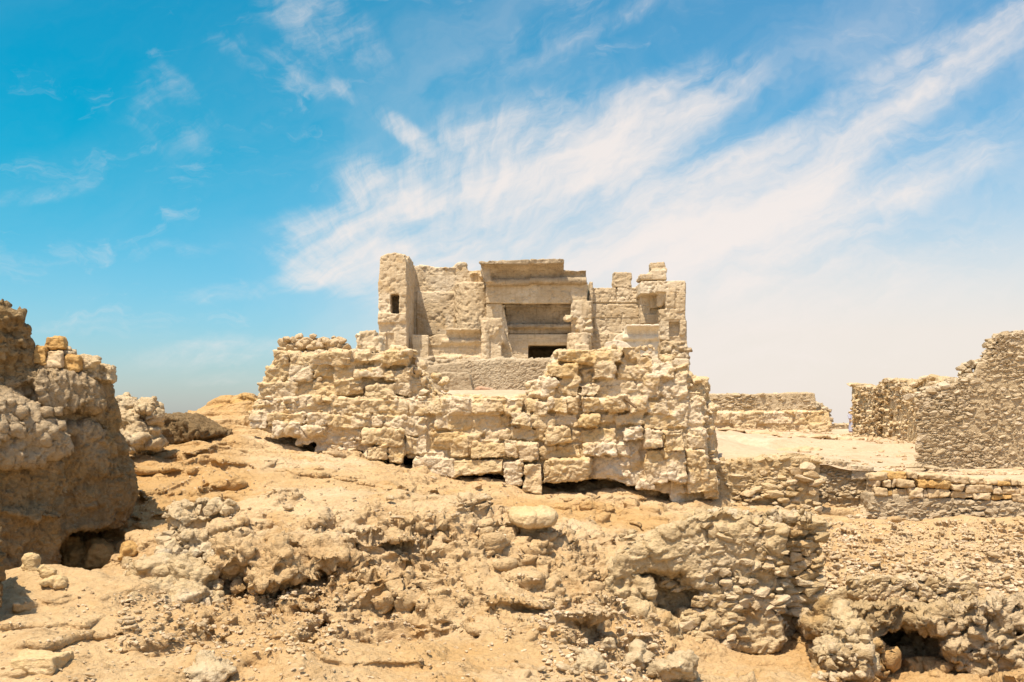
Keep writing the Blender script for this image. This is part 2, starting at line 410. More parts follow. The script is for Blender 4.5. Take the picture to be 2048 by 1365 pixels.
# ---------------------------------------------------------------- terrain
def rbf(ctrl, xs, ys, c=0.35, lift=None):
    A = np.array([P(*k) for k in ctrl]); n = len(A)
    d = np.sqrt(((A[:, None, :2] - A[None, :, :2]) ** 2).sum(2) + c * c)
    M_ = np.zeros((n + 3, n + 3)); M_[:n, :n] = d + np.eye(n) * 1e-4
    Q = np.c_[np.ones(n), A[:, :2]]; M_[:n, n:] = Q; M_[n:, :n] = Q.T
    s = np.linalg.solve(M_, np.r_[A[:, 2], 0, 0, 0])
    X, Y = np.meshgrid(xs, ys)
    p = np.c_[X.ravel(), Y.ravel()]
    Z = np.zeros(len(p))
    for i in range(n): Z += s[i] * np.sqrt((p[:, 0] - A[i, 0]) ** 2 + (p[:, 1] - A[i, 1]) ** 2 + c * c)
    Z += s[n] + p @ s[n + 1:]
    return X, Y, Z.reshape(X.shape)

SLOPE = [(-150,1430,9.3),(300,1430,9.3),(700,1430,9.3),(1100,1430,9.3),(1500,1430,9.6),(2200,1430,9.6),
 (-100,1330,10.6),(200,1325,10.6),(480,1310,10.8),(700,1320,11),(1000,1330,10.9),(1200,1345,11.2),
 (60,1250,11.8),(200,1215,12.2),(110,1160,13.2),(300,1180,12.9),(380,1250,11.9),(60,1160,13.0),(-100,1200,12.5),
 (150,1148,13.9),(220,1138,14.2),(180,1172,15.3),(140,1172,16.0),(200,1160,16.6),(245,1110,16.0),(-100,1140,15),(300,1080,15.8),
 (270,1045,17.4),(300,990,19.3),(350,935,21.8),(330,908,23.3),(430,855,27.5),(500,800,31),(385,834,30.5),(300,868,28),(440,815,32),
 (430,960,38),(250,980,38),(600,930,38),(100,1000,30),(-100,1000,24),
 (450,1235,13.3),(620,1285,12.9),(800,1275,12.8),(950,1290,12.5),(1100,1300,12.2),(620,1310,11.9),(850,1310,11.8),
 (480,1015,15.7),(600,996,15.8),(750,1008,15.8),(900,1025,15.8),(1000,1068,15.4),(620,982,19),(760,990,19),(900,1005,18.8),
 (500,1130,14.5),(650,1130,14.4),(800,1130,14.4),(1000,1160,14.1),(1110,1200,13.8),(560,1210,13.8),(750,1200,13.8),(900,1220,13.4),
 (490,880,25.2),(560,893,24.9),(700,918,24.6),(850,958,24.3),(980,990,24),(1030,1005,24),(1090,1000,24.4),(1250,1005,24.4),(1350,1030,24.2),(1430,1030,24.2),
 (1180,978,26.2),(1250,978,26.2),(1120,980,26.2),
 (500,930,22),(600,950,21.8),(750,962,22),(900,992,21.5),(1065,1058,19.3),(1180,1060,19.6),(1200,1115,16.8),(1260,1120,16.6),(1300,1060,21),
 (470,905,23),(435,960,20.5),(420,1005,18.4),(400,1060,16.6),(400,1130,14.8),
 (1450,1080,20),(1600,1075,22),(1690,1055,25.6),(2000,1058,25.6),(2250,1058,25.6),(1700,1120,21),(2000,1115,21),(2250,1115,21),
 (1690,1190,17.5),(1850,1195,17.3),(2000,1185,17.5),(2250,1185,17.5),(1700,1378,14.1),(1950,1378,14.3),(2250,1378,14.3),(1700,1280,16.2),(1950,1290,16.4),(2250,1290,16.4),
 (1700,1405,12.3),(2000,1405,12.3),(2250,1405,12.3),(1750,1450,10.3),(2000,1450,10.3),(1500,1365,12.6),(1350,1345,12.8),(1280,1330,13.2),(1450,1350,13.6),(1600,1370,13),(1500,1290,15),(1350,1250,15),(1620,1300,15),
 (700,900,29),(1000,960,29),(1300,990,29),(1500,960,29),(1800,1000,29),(2250,1000,29),(600,880,33),(900,900,36),(1400,950,36),(2250,960,36)]
gx = np.arange(-17, 19.01, 0.12); gy = np.arange(8.6, 36.01, 0.12)
X, Y, Z = rbf(SLOPE, gx, gy)
def Hs(x, y):
    i = np.clip((np.asarray(x) - gx[0]) / 0.12, 0, len(gx) - 1.001); j = np.clip((np.asarray(y) - gy[0]) / 0.12, 0, len(gy) - 1.001)
    a = i.astype(int); b_ = j.astype(int); fu = i - a; fv = j - b_
    return (Z[b_, a] * (1 - fu) + Z[b_, a + 1] * fu) * (1 - fv) + (Z[b_ + 1, a] * (1 - fu) + Z[b_ + 1, a + 1] * fu) * fv
# broad lumps, then bedding planes that step the slope
q = np.c_[X.ravel(), Y.ravel(), np.zeros(X.size)].astype(np.float32)
XY = X / Y
BANK = (sstep(11.9, 12.9, Y) * sstep(16.6, 15.5, Y) * sstep(-.31, -.27, XY) * sstep(.10, .07, XY))
SHELF = sstep(16.2, 17.2, Y) * sstep(25, 23.5, Y) * sstep(-.30, -.26, XY) * sstep(.12, .08, XY)
RAMP = sstep(15.5, 17, Y) * sstep(-.255, -.285, XY) * sstep(-.46, -.40, XY)
NEAR = sstep(12.6, 11.9, Y)
def mask(A, p):
    i = np.clip((p[:, 0] - gx[0]) / 0.12, 0, len(gx) - 1).astype(int); j = np.clip((p[:, 1] - gy[0]) / 0.12, 0, len(gy) - 1).astype(int); return A[j, i]
lump = (fbm(q * 0.55, 4) * 0.30 + ridged(q * (0.8, 1.5, 1), 3) * 0.08).reshape(X.shape)
_c1 = broken(q, .75, 1, 1., .3).reshape(X.shape); _c2 = ridged(q * (.7, 1.1, 1) + 31, 3).reshape(X.shape)
lump = lump * (1 - .4 * SHELF) * (1 - .5 * RAMP) * (1 - .1 * NEAR) + BANK * (.20 * _c1 + .20 * _c2)
Z = Z + lump * sstep(8.5, 12, Y)
warp = fbm(q * 0.5 + 5, 3).reshape(X.shape) * 0.45
zz = (Z + warp) / 0.36
k = np.floor(zz); fr = zz - k
Zst = (k + sstep(0.30, 0.62, fr)) * 0.36 - warp
amt = sstep(-0.15, 0.35, fbm(q * 0.35 + 11, 3).reshape(X.shape)) * 0.75
amt = np.clip(amt * (1 - .7 * SHELF) + .75 * RAMP, 0, .95)
Z = Z * (1 - amt) + Zst * amt
b = B()
ny, nx = Z.shape
def grid_solid(b, X, Y, Z, drop):
    ny, nx = Z.shape
    top = np.c_[X.ravel(), Y.ravel(), Z.ravel()]; bot = top.copy(); bot[:, 2] -= drop
    V = np.vstack([top, bot]); N = nx * ny
    fs = []
    for j in range(ny - 1):
        for i in range(nx - 1):
            a = j * nx + i
            fs.append([a, a + 1, a + nx + 1, a + nx]); fs.append([N + a, N + a + nx, N + a + nx + 1, N + a + 1])
    ring = [i for i in range(nx)] + [j * nx + nx - 1 for j in range(1, ny)] + [(ny - 1) * nx + i for i in range(nx - 2, -1, -1)] + [j * nx for j in range(ny - 2, 0, -1)]
    for i in range(len(ring)):
        a, c = ring[i], ring[(i + 1) % len(ring)]
        fs.append([c, a, N + a, N + c])
    b.add(V, fs)
grid_solid(b, X, Y, Z, 0.9)
def hit0(px, py):
    """where the view ray of a photo pixel meets the base slope"""
    for yy in np.arange(9.0, 36.0, 0.04):
        x = (px - HX) / F * yy; z = (HY - py) / F * yy
        if z <= Hs(x, yy): return float(x), float(yy), float(z)
    return None
# embedded slabs and knobs of the living rock: (px, py, half width, half depth, half height) in metres
def knobs(b, region, n, rmin, rmax, flat=0.6, seed=1):
    r = random.Random(seed); x0, y0, x1, y1 = region; c = 0
    for _ in range(n):
        h = hit0(r.uniform(x0, x1), r.uniform(y0, y1))
        if h is None: continue
        s = rmin + (rmax - rmin) * r.random() ** 2.2
        b.stone((h[0], h[1], h[2] - s * 0.15), (s * r.uniform(.8, 1.5), s * r.uniform(.8, 1.3), s * flat * r.uniform(.7, 1.2)), rotm(r.uniform(-.35, .35), r.uniform(-.3, .3), r.uniform(0, 6.28)), kind=r.randrange(24))
knobs(b, (440, 1030, 1200, 1290), 260, 0.05, 0.26, 0.6, 1)
knobs(b, (450, 890, 1000, 1000), 70, 0.06, 0.30, 0.5, 2)
knobs(b, (300, 900, 450, 1080), 12, 0.08, 0.3, 0.3, 3)
knobs(b, (0, 1160, 700, 1365), 80, 0.05, 0.2, 0.5, 4)
knobs(b, (700, 1250, 1250, 1365), 60, 0.05, 0.2, 0.5, 5)
knobs(b, (1640, 1040, 2048, 1200), 700, 0.045, 0.15, 0.7, 6)
knobs(b, (1100, 980, 1330, 1110), 80, 0.08, 0.4, 0.7, 7)
knobs(b, (1640, 1190, 2048, 1365), 120, 0.08, 0.35, 0.8, 8)
def ledge(b, pts, thick, depth, over=0.25, seed=0):
    """a broken bed of rock jutting from the slope along a photo polyline"""
    r = random.Random(seed); H = [hit0(*p_) for p_ in pts]; H = [np.array(h) for h in H if h is not None]
    for a, c in zip(H[:-1], H[1:]):
        L = np.linalg.norm(c - a); n = max(1, int(L / 0.55))
        for i in range(n):
            t = (i + r.uniform(.2, .8)) / n; p_ = a + (c - a) * t; wd = L / n * r.uniform(.5, .85)
            b.stone((p_[0], p_[1] + depth * 0.45 - over * r.uniform(.3, 1.2), p_[2] + r.uniform(-.05, .05)),
                    (wd, depth * r.uniform(.7, 1.1), thick * r.uniform(.7, 1.2)), rotm(r.uniform(-.12, .06), r.uniform(-.12, .12), r.uniform(-.25, .25)), kind=r.randrange(24))
ledge(b, [(420,1215),(520,1255),(600,1280),(640,1262)], 0.27, 1.0, 0.5, 1)
ledge(b, [(640,1175),(740,1160),(820,1125)], 0.10, 0.6, 0.28, 2)
ledge(b, [(1000,1195),(1100,1235),(1180,1240)], 0.10, 0.5, 0.25, 3)
ledge(b, [(930,1150),(1010,1170),(1080,1150)], 0.09, 0.5, 0.25, 4)
def bed(b, pts, t, over, back=1.3, rise=.12, seed=0):
    """a continuous broken bed: its ragged front edge follows a photo polyline and undercuts the slope"""
    r = random.Random(seed); H = [hit0(*p_) for p_ in pts]; H = [np.array(h) for h in H if h is not None]; top_, bot_ = [], []
    for a, c in zip(H[:-1], H[1:]):
        n = max(2, int(np.linalg.norm(c - a) / .22))
        for i in range(n):
            q_ = a + (c - a) * i / n; o_ = over * r.uniform(.2, 1.25); top_.append((q_[0], q_[1] - o_, q_[2] + .05 + r.uniform(-.03, .04))); bot_.append((q_[0], q_[1] - o_ + r.uniform(.02, .12), q_[2] - t * r.uniform(.7, 1.2)))
    b.slab(top_ + bot_[::-1], (0, back, rise))
bed(b, [(262,905),(300,912),(345,905),(395,915),(430,905)], .2, .35, 1.6, .18, 1)
bed(b, [(268,938),(310,948),(360,940),(405,950)], .22, .4, 1.5, .15, 2)
bed(b, [(262,985),(310,992),(360,985),(400,992),(450,975)], .24, .45, 1.5, .15, 3)
bed(b, [(255,1030),(300,1040),(350,1030),(385,1020)], .22, .4, 1.2, .12, 4)
bed(b, [(430,920),(470,935),(500,930),(540,945)], .25, .4, 1.2, .15, 5)
bed(b, [(560,945),(640,960),(700,955),(780,985),(850,990)], .16, .35, 1.2, .08, 6)
bed(b, [(640,1172),(700,1180),(760,1165),(830,1130)], .16, .35, .9, .12, 7)
bed(b, [(930,1180),(1000,1200),(1080,1215),(1150,1225)], .18, .35, .9, .12, 8)
bed(b, [(420,1225),(500,1255),(570,1275),(640,1280)], .3, .5, 1.0, .2, 9)
bed(b, [(0,1262),(70,1250),(150,1245),(215,1262)], .13, .2, .9, .03, 10)
bed(b, [(640,1320),(740,1335),(840,1330),(930,1345)], .09, .2, .8, .02, 11)
ledge(b, [(180,1275),(250,1265),(330,1250)], 0.09, 0.5, 0.2, 8)
ledge(b, [(0,1290),(90,1300),(140,1285)], 0.12, 0.5, 0.25, 9)
ledge(b, [(430,1090),(560,1110),(640,1080)], 0.12, 0.6, 0.22, 10)
ledge(b, [(690,1085),(780,1075),(860,1095)], 0.08, 0.45, 0.18, 11)
ledge(b, [(560,935),(660,955),(760,975),(860,985)], 0.14, 0.6, 0.2, 12)
ledge(b, [(560,1180),(640,1200),(740,1215)], 0.09, 0.5, 0.2, 13)
ledge(b, [(840,1200),(930,1235),(1000,1250)], 0.08, 0.45, 0.2, 14)
ledge(b, [(1640,1210),(1760,1215),(1880,1220),(2048,1205)], 0.22, 0.9, 0.55, 15)
ledge(b, [(1600,1290),(1720,1300),(1760,1310)], 0.2, 0.7, 0.4, 16)
ledge(b, [(1860,1290),(1960,1300),(2048,1320)], 0.2, 0.7, 0.4, 18)
def slope_disp(p, n):
    lay = vnoise(np.c_[p[:, 0] * 0.8, p[:, 1] * 0.8, p[:, 2] * 7 + 2.0 * vnoise(p * 0.7)].astype(np.float32))
    steep = sstep(0.97, 0.6, n[:, 2])
    near = p[:, 1] < 25
    m = near & (fbm(p * .45 + 60, 2) > -.35)
    br = np.zeros(len(p), np.float32); br[m] = broken(p[m], 2.1, 1.9, 1.0, .7) * sstep(-.35, 0, fbm(p[m] * .45 + 60, 2))
    m2 = p[:, 1] < 19; br2 = np.zeros(len(p), np.float32); br2[m2] = broken(p[m2], 5.5, 1.5, 1.0, .5)
    rg = ridged(p * 2.2, 4)
    pits = sstep(0.45, 0.75, fbm(p * 3.1 + 40, 3) * 0.5 + 0.5)
    patch = .25 + .85 * sstep(-.22, .12, fbm(p * (.55, .55, .9) + 33, 3))
    d = 0.07 * fbm(p * 1.4, 3) + (0.025 + 0.055 * steep) * np.sign(lay) * np.abs(lay) ** 0.6 + 0.030 * rg + 0.022 * fbm(p * 9, 3) + 0.018 * ridged(p * 14, 2) + (.022 + .06 * steep) * br + (.010 + .022 * steep) * br2 - 0.09 * pits * sstep(0.3, 0.8, fbm(p * .5 + 9, 2) + .5)
    rough = np.clip(.40 + .9 * mask(BANK, p) + .05 * mask(RAMP, p) + .06 * mask(SHELF, p) + .45 * sstep(.05, .10, p[:, 0] / p[:, 1]) + .25 * sstep(.1, .5, fbm(p * .5 + 80, 2)), .08, 1.15)
    d = 0.07 * fbm(p * 1.4, 3) + (0.025 + 0.045 * steep) * np.sign(lay) * np.abs(lay) ** 0.6 + .012 * fbm(p * 9, 3) + .008 * ridged(p * 14, 2) + rough * patch * (0.018 * rg + 0.010 * fbm(p * 9, 3) + 0.010 * ridged(p * 14, 2) + (.05 + .06 * steep) * br + (.022 + .024 * steep) * br2 - 0.09 * pits * sstep(0.3, 0.8, fbm(p * .5 + 9, 2) + .5))
    return d
me = remesh(b, 0.024, 1, 'rock_slope', slope_disp, tint=False, fix=False)
# keep only the upper surface sheet (the underside is never exposed)
p = coords(me)
keep = p[:, 2] > Hs(p[:, 0], p[:, 1]) - 0.62
bm = bmesh.new(); bm.from_mesh(me); bm.verts.ensure_lookup_table()
bmesh.ops.delete(bm, geom=[bm.verts[i] for i in np.nonzero(~keep)[0]], context='VERTS'); bm.to_mesh(me); bm.free(); shade(me)
# where the rock is ochre (fresh faces, the hollow under the platform) and where it is grey-crusted
p = coords(me); t = .42 + .38 * fbm(p * .4 + 70, 3) + .10 * mask(BANK, p) - .28 * mask(RAMP, p)
for px_, py_, Y_, r_, a_ in [(1240,1040,21,2.2,-.55),(1150,1000,22.5,1.5,-.3),(380,960,20,2,-.15),(1000,1320,11.5,1.6,-.25),(480,1290,11.5,1.5,-.2),(560,1010,16.5,1.6,.35),(900,1100,15.5,1.4,.3),(520,1180,13.8,1.2,-.25),(1900,1330,14,3,-.3),(1700,1350,13,1.5,-.3)]:
    c_ = P(px_, py_, Y_); t += a_ * np.exp(-((p[:, 0] - c_[0]) ** 2 + (p[:, 1] - c_[1]) ** 2) / r_ ** 2)
me.attributes.new('tint', 'FLOAT', 'POINT').data.foreach_set('value', np.clip(t, 0, 1).astype(np.float32))
obj('rock_slope', me, M['slope'])['kind'] = 'structure'
p = coords(me)
HT = np.full((int(28 / 0.06), int(38 / 0.06)), -99, np.float32)
ii = np.clip(((p[:, 0] + 18) / 0.06).astype(int), 0, HT.shape[1] - 1); jj = np.clip(((p[:, 1] - 8.4) / 0.06).astype(int), 0, HT.shape[0] - 1)
np.maximum.at(HT, (jj, ii), p[:, 2])
def top(x, y):
    i = min(max(int((x + 18) / 0.06), 0), HT.shape[1] - 1); j = min(max(int((y - 8.4) / 0.06), 0), HT.shape[0] - 1)
    return float(HT[max(0, j - 1):j + 2, max(0, i - 1):i + 2].max())
def hit(px, py):
    for yy in np.arange(8.8, 36.0, 0.03):
        x = (px - HX) / F * yy; z = (HY - py) / F * yy
        t = top(x, yy)
        if t > -50 and z <= t: return float(x), float(yy), t
    return None
print('slope verts', len(me.vertices))

# terrace behind the walls and the fill the temple stands on
TERR = [(1400,960,27.6),(1500,935,28.2),(1600,920,28.4),(1740,942,28.6),(1840,950,29.5),(2060,962,29.0),(2250,965,29),
 (1430,900,36),(1600,893,38),(1800,905,36),(1430,868,62),(1560,868,62),(1700,868,62),(1800,870,60),(1760,882,46),(2000,885,45),(2250,880,60),(1680,864,80),(2100,864,80),(1430,864,80),(1400,880,45),(1400,870,55),
 (420,940,33),(500,910,33),(600,850,33),(450,920,28),(350,960,28),(1000,794,30),(870,794,30),(1060,794,30),(870,796,38),(1000,796,38),(1110,798,38),(800,800,45),(1000,802,45),(1300,815,45),(1000,815,60),(750,815,60),(1300,830,60),(1330,830,36),(1390,890,30),
 (520,870,48),(520,880,60),(650,820,45),(200,1000,45),(-300,1000,45),(-300,1100,80),(400,950,80),(1000,830,80)]
tx = np.arange(-24, 46, 0.3); ty = np.arange(27.4, 86, 0.3)
X2, Y2, Z2 = rbf(TERR, tx, ty, 0.8)
q = np.c_[X2.ravel(), Y2.ravel(), np.zeros(X2.size)].astype(np.float32)
Z2 += (fbm(q * 0.25, 4) * 0.14 + ridged(q * (0.12, 0.5, 1), 3) * 0.10).reshape(X2.shape)
wp = fbm(q * (0.12, 0.3, 1) + 5, 3).reshape(X2.shape) * 0.3
zz = (Z2 + wp) / 0.16; k = np.floor(zz); Zs = (k + sstep(0.25, 0.5, zz - k)) * 0.16 - wp
Z2 = np.where(X2 > 8, Z2 * 0.3 + Zs * 0.7, Z2)
Z2 += np.where(X2 > 9, .16 * sstep(.1, .3, fbm(q * (.10, .35, 1) + 44, 3).reshape(X2.shape)), 0)
n2 = Z2.shape
V = np.c_[X2.ravel(), Y2.ravel(), Z2.ravel()]
fs = [[j * n2[1] + i, j * n2[1] + i + 1, (j + 1) * n2[1] + i + 1, (j + 1) * n2[1] + i] for j in range(n2[0] - 1) for i in range(n2[1] - 1)]
me = mesh_from('terrace_ground', V, fs)
shade(me); o = obj('terrace_ground', me, M['terrace']); o['kind'] = 'structure'
sm = o.modifiers.new('s', 'SUBSURF'); sm.levels = 2; sm.render_levels = 2; sm.subdivision_type = 'SIMPLE'
def ht(x, y):
    i = int(np.clip((x - tx[0]) / 0.3, 0, len(tx) - 1)); j = int(np.clip((y - ty[0]) / 0.3, 0, len(ty) - 1)); return float(Z2[j, i])
me = mesh_from('desert_ground', [(-9000,-2500,-16),(9000,-2500,-16),(9000,15000,-16),(-9000,15000,-16)], [[0,1,2,3]])
obj('desert_ground', me, M['sand'])['kind'] = 'structure'
# the hill's own flanks, from the near slope out to the plain
bm_ = B()
hx = np.linspace(-80, 90, 60); hy_ = np.linspace(-30, 140, 60); Xh, Yh = np.meshgrid(hx, hy_)
dd = np.sqrt((np.maximum(0, np.abs(Xh - 6) - 26) / 1.0) ** 2 + (np.maximum(0, np.abs(Yh - 42) - 46)) ** 2)
qh = np.c_[Xh.ravel(), Yh.ravel(), np.zeros(Xh.size)].astype(np.float32)
Zh = -6.0 - dd * 0.35 + (fbm(qh * 0.08, 4) * 1.2).reshape(Xh.shape)
me = mesh_from('hill', np.c_[Xh.ravel(), Yh.ravel(), Zh.ravel()], [[j * 60 + i, j * 60 + i + 1, (j + 1) * 60 + i + 1, (j + 1) * 60 + i] for j in range(59) for i in range(59)])
shade(me); obj('hill', me, M['terrace'])['kind'] = 'structure'
# ---------------------------------------------------------------- temple front on the hilltop
def T(cx, cy, Y): return P(720 + cx / 2.9257, 480 + cy / 2.9257, Y)
def tz(cy, Y): return T(0, cy, Y)[2]
def tx_(cx, Y): return T(cx, 0, Y)[0]
TEMPLE = empty('temple_ruin', (2.0, 48.0, 3.0), 'roofless pale limestone temple front with stepped doorway and tall end pier on the hilltop', 'temple')
def tdisp(a=1.0, chip=1.0):
    def f(p, n):
        e = fbm(p * 0.9 + 3, 3); c = ridged(p * 2.6, 4)
        pit = sstep(0.52, 0.8, fbm(p * 4.0 + 20, 4) * 0.5 + 0.5)
        return a * (0.018 * fbm(p * 1.6, 3) + 0.012 * c * sstep(0.0, 0.45, e) + 0.008 * fbm(p * 8, 3) + .018 * broken(p, 3.2, 1.2, 1, .3) * sstep(-.1, .3, e)) - chip * 0.055 * pit * sstep(0.05, 0.4, e) - chip * 0.04 * sstep(.66, .8, fbm(p * 7 + 3, 2) * .5 + .5)
    return f
def tb(b, x0, y0, x1, y1, Y0, Y1, jit=0.03, tint=None):
    b.box((tx_(x0, Y0), Y0, tz(y1, Y0)), (tx_(x1, Y0), Y1, tz(y0, Y0)), jit, tint=tint)
def tpoly(b, pts, Y0, Y1): b.slab([T(x, y, Y0) for x, y in pts], (0, Y1 - Y0, 0))
def part(name, b, mat, voxel=0.045, sm=1, a=1.0, chip=1.0, label=None):
    o = obj(name, remesh(b, voxel, sm, name, tdisp(a, chip)), M[mat], TEMPLE)
    if label: o['label'] = label
    return o
def crumbs(b, pts, Y, n, r0, r1, dy=0.8):
    """broken stone along the top edge of a wall"""
    for _ in range(n):
        k = R.randrange(len(pts) - 1); t = R.random()
        x = pts[k][0] + (pts[k + 1][0] - pts[k][0]) * t; y = pts[k][1] + (pts[k + 1][1] - pts[k][1]) * t
        c = T(x, y, Y); s = R.uniform(r0, r1)
        b.stone((c[0], c[1] + R.uniform(0.1, dy), c[2] - s * 0.2), (s, s, s * .7))
# tall end pier with its niche (solid pieces around the hole)
YT = 46.0
b = B()
tpoly(b, [(112,640),(108,250),(114,150),(118,100),(150,82),(205,74),(262,84),(285,105),(276,250),(274,640)], 47.0, 51.0)
tpoly(b, [(112,240),(116,110),(150,84),(200,76),(255,88),(272,130),(270,250),(112,250)], YT, 47.3)
tb(b, 107, 246, 274, 318, YT, 47.3, .02); tb(b, 107, 318, 178, 432, YT, 47.3, .02); tb(b, 228, 318, 274, 432, YT, 47.3, .02)
tb(b, 105, 430, 272, 486, YT - .1, 47.3, .03); tb(b, 107, 486, 200, 545, YT + .05, 47.3); tb(b, 200, 482, 272, 545, YT - .02, 47.3)
tb(b, 107, 545, 150, 690, YT, 47.3); tb(b, 150, 545, 200, 690, YT + .12, 47.3); tb(b, 198, 540, 272, 700, YT - .03, 47.3)
crumbs(b, [(118,95),(150,84),(205,76),(262,86)], YT, 26, .08, .2, 4.0)
tb(b, 262, 110, 300, 300, 49.0, 51.0); tb(b, 255, 95, 290, 200, 47.5, 49.2)
pier = part('end_pier', b, 'temple', 0.04, 1, .8)
b = B(); tb(b, 176, 316, 230, 436, 46.9, 47.1)
o = obj('niche', remesh(b, .03, 0, 'niche', tdisp(.5)), M['recess_shade'], pier)
# back wall beside the pier
b = B()
tpoly(b, [(312,700),(312,160),(345,142),(400,150),(450,160),(540,160),(560,138),(590,126),(622,132),(626,172),(640,182),(700,178),(720,190),(740,700)], 50.4, 51.6)
tpoly(b, [(598,460),(596,250),(720,250),(735,320),(742,460)], 50.1, 50.9)
crumbs(b, [(330,146),(450,162),(540,162),(590,132),(622,140)], 50.3, 40, .08, .2); crumbs(b, [(628,200),(700,190),(725,215)], 50.2, 30, .08, .2)
for y0_, y1_, xs in ((306,372,(330,470,600)),(377,450,(330,420,600)),(455,560,(330,500,600))):
    for xa, xb in zip(xs[:-1], xs[1:]): tb(b, xa + 3, y0_, xb - 3, y1_, 50.33, 50.7, .01)
part('back_wall', b, 'temple', 0.038, 0, .55, .8)
b = B(); tb(b, 590, 452, 745, 560, 49.6, 50.6, .04); b.tube(T(668, 560, 50.2), T(668, 262, 50.2), 1.05, 1.0, 20); tb(b, 600, 250, 735, 285, 49.3, 50.4, .05)
part('half_column', b, 'temple', 0.045, 1, 1.3)
# low screen wall with cavetto cornice in front of it
def cornice(b, x0, x1, ytop, ybot, Y, proj, deep=0.8):
    """Egyptian hollow cornice: flat band on top, concave throat below"""
    z1, z0 = tz(ytop, Y), tz(ybot, Y); h = z1 - z0; prof = [(Y + deep, z0), (Y + deep, z1), (Y - proj, z1), (Y - proj, z1 - h * .16)]
    for t in np.linspace(0.05, 1, 9): prof.append((Y - proj * (1 - math.sin(t * math.pi / 2)), z1 - h * .16 - h * .84 * (1 - math.cos(t * math.pi / 2)) ** .85))
    b.prism(prof, tx_(x0, Y), tx_(x1, Y))
def torus(b, x0, x1, y, Y, r): b.tube(T(x0, y, Y), T(x1, y, Y), r, r, 16)
b = B()
tb(b, 398, 598, 712, 720, 47.4, 48.3, .03); tpoly(b, [(396,620),(398,575),(440,555),(520,548),(520,620)], 47.3, 48.2)
cornice(b, 505, 708, 524, 590, 47.4, 0.42); torus(b, 480, 708, 596, 47.32, 0.13)
tb(b, 700, 540, 730, 700, 47.35, 48.3); crumbs(b, [(400,570),(520,545),(620,530),(700,528)], 47.2, 34, .06, .16)
crumbs(b, [(410,690),(560,680),(700,690)], 47.2, 40, .08, .22, .4)
part('screen_wall', b, 'temple', 0.04, 1, 1.0)
b = B(); tb(b, 302, 556, 402, 612, 46.9, 47.8, .02); tb(b, 304, 618, 402, 760, 46.9, 47.8, .02); tb(b, 300, 600, 396, 740, 47.05, 47.9, .02)
part('post', b, 'temple', 0.04, 1, 1.0)
# projecting jamb with a broken half column
b = B()
tb(b, 728, 500, 830, 720, 46.9, 48.8, .04); b.tube(T(735, 720, 46.85), T(732, 480, 46.85), .21, .20, 14)
tb(b, 705, 458, 830, 508, 46.75, 48.6, .05); crumbs(b, [(705,465),(760,462),(828,460)], 46.7, 24, .08, .2); tb(b, 780, 480, 845, 600, 46.95, 49, .05)
tpoly(b, [(820,600),(850,560),(880,620),(905,700),(900,730),(815,730)], 47.6, 49.2)
for _ in range(10): c = T(R.uniform(750, 825), R.uniform(480, 560), 46.85); b.stone(c, (.2, .15, .16))
part('broken_jamb', b, 'temple', 0.04, 1, 1.4)
# great portal: lintels, two jambs, hollow cornice
b = B()
tb(b, 737, 252, 1034, 372, 48.9, 49.6, .02); tb(b, 1042, 250, 1330, 372, 48.87, 49.6, .02); tb(b, 745, 290, 1325, 362, 49.0, 50.3)
part('lintel', b, 'temple', 0.034, 0, 1.1)
b = B(); tb(b, 738, 374, 832, 470, 49.0, 50.2, .03); tb(b, 735, 460, 840, 730, 49.05, 50.2, .03); tpoly(b, [(826,376),(840,380),(866,520),(874,730),(820,730)], 49.12, 50.2)
part('jamb', b, 'temple', 0.045, 1, 1.1)
b = B(); tb(b, 1236, 354, 1300, 458, 48.8, 50.4, .02); tb(b, 1302, 354, 1357, 458, 48.83, 50.4, .02); tb(b, 1240, 460, 1360, 560, 48.95, 50.4, .05); tb(b, 1240, 545, 1350, 730, 49.1, 50.4, .03)
b.stone(T(1222, 458, 48.7), (.4, .25, .22)); b.tube(T(1285, 700, 48.2), T(1283, 548, 48.2), .62, .58, 16); tb(b, 1255, 612, 1345, 690, 47.2, 48.8, .04)
for _ in range(16): c = T(R.uniform(1245, 1350), R.uniform(470, 550), 48.95); b.stone(c, (.22, .16, .2))
part('jamb', b, 'temple', 0.045, 1, 1.4)
b = B()
cornice(b, 722, 990, 140, 242, 48.9, 0.85, 1.3); cornice(b, 996, 1190, 132, 240, 48.9, 0.78, 1.3); cornice(b, 1188, 1322, 182, 238, 48.95, 0.22, 1.0)
tb(b, 706, 118, 990, 146, 48.02, 50.2, .05); tb(b, 996, 110, 1184, 142, 48.08, 50.2, .05); torus(b, 735, 990, 248, 48.80, 0.18); torus(b, 996, 1325, 240, 48.80, 0.18)
crumbs(b, [(710,122),(860,118),(990,120),(1180,110)], 48.3, 50, .06, .17, 1.6); crumbs(b, [(1195,185),(1250,178),(1320,182)], 48.8, 20, .06, .14, 1)
tpoly(b, [(704,180),(722,140),(760,150),(770,245),(735,250)], 48.5, 49.8)
part('cornice', b, 'stained_shaded', 0.04, 1, 0.9)
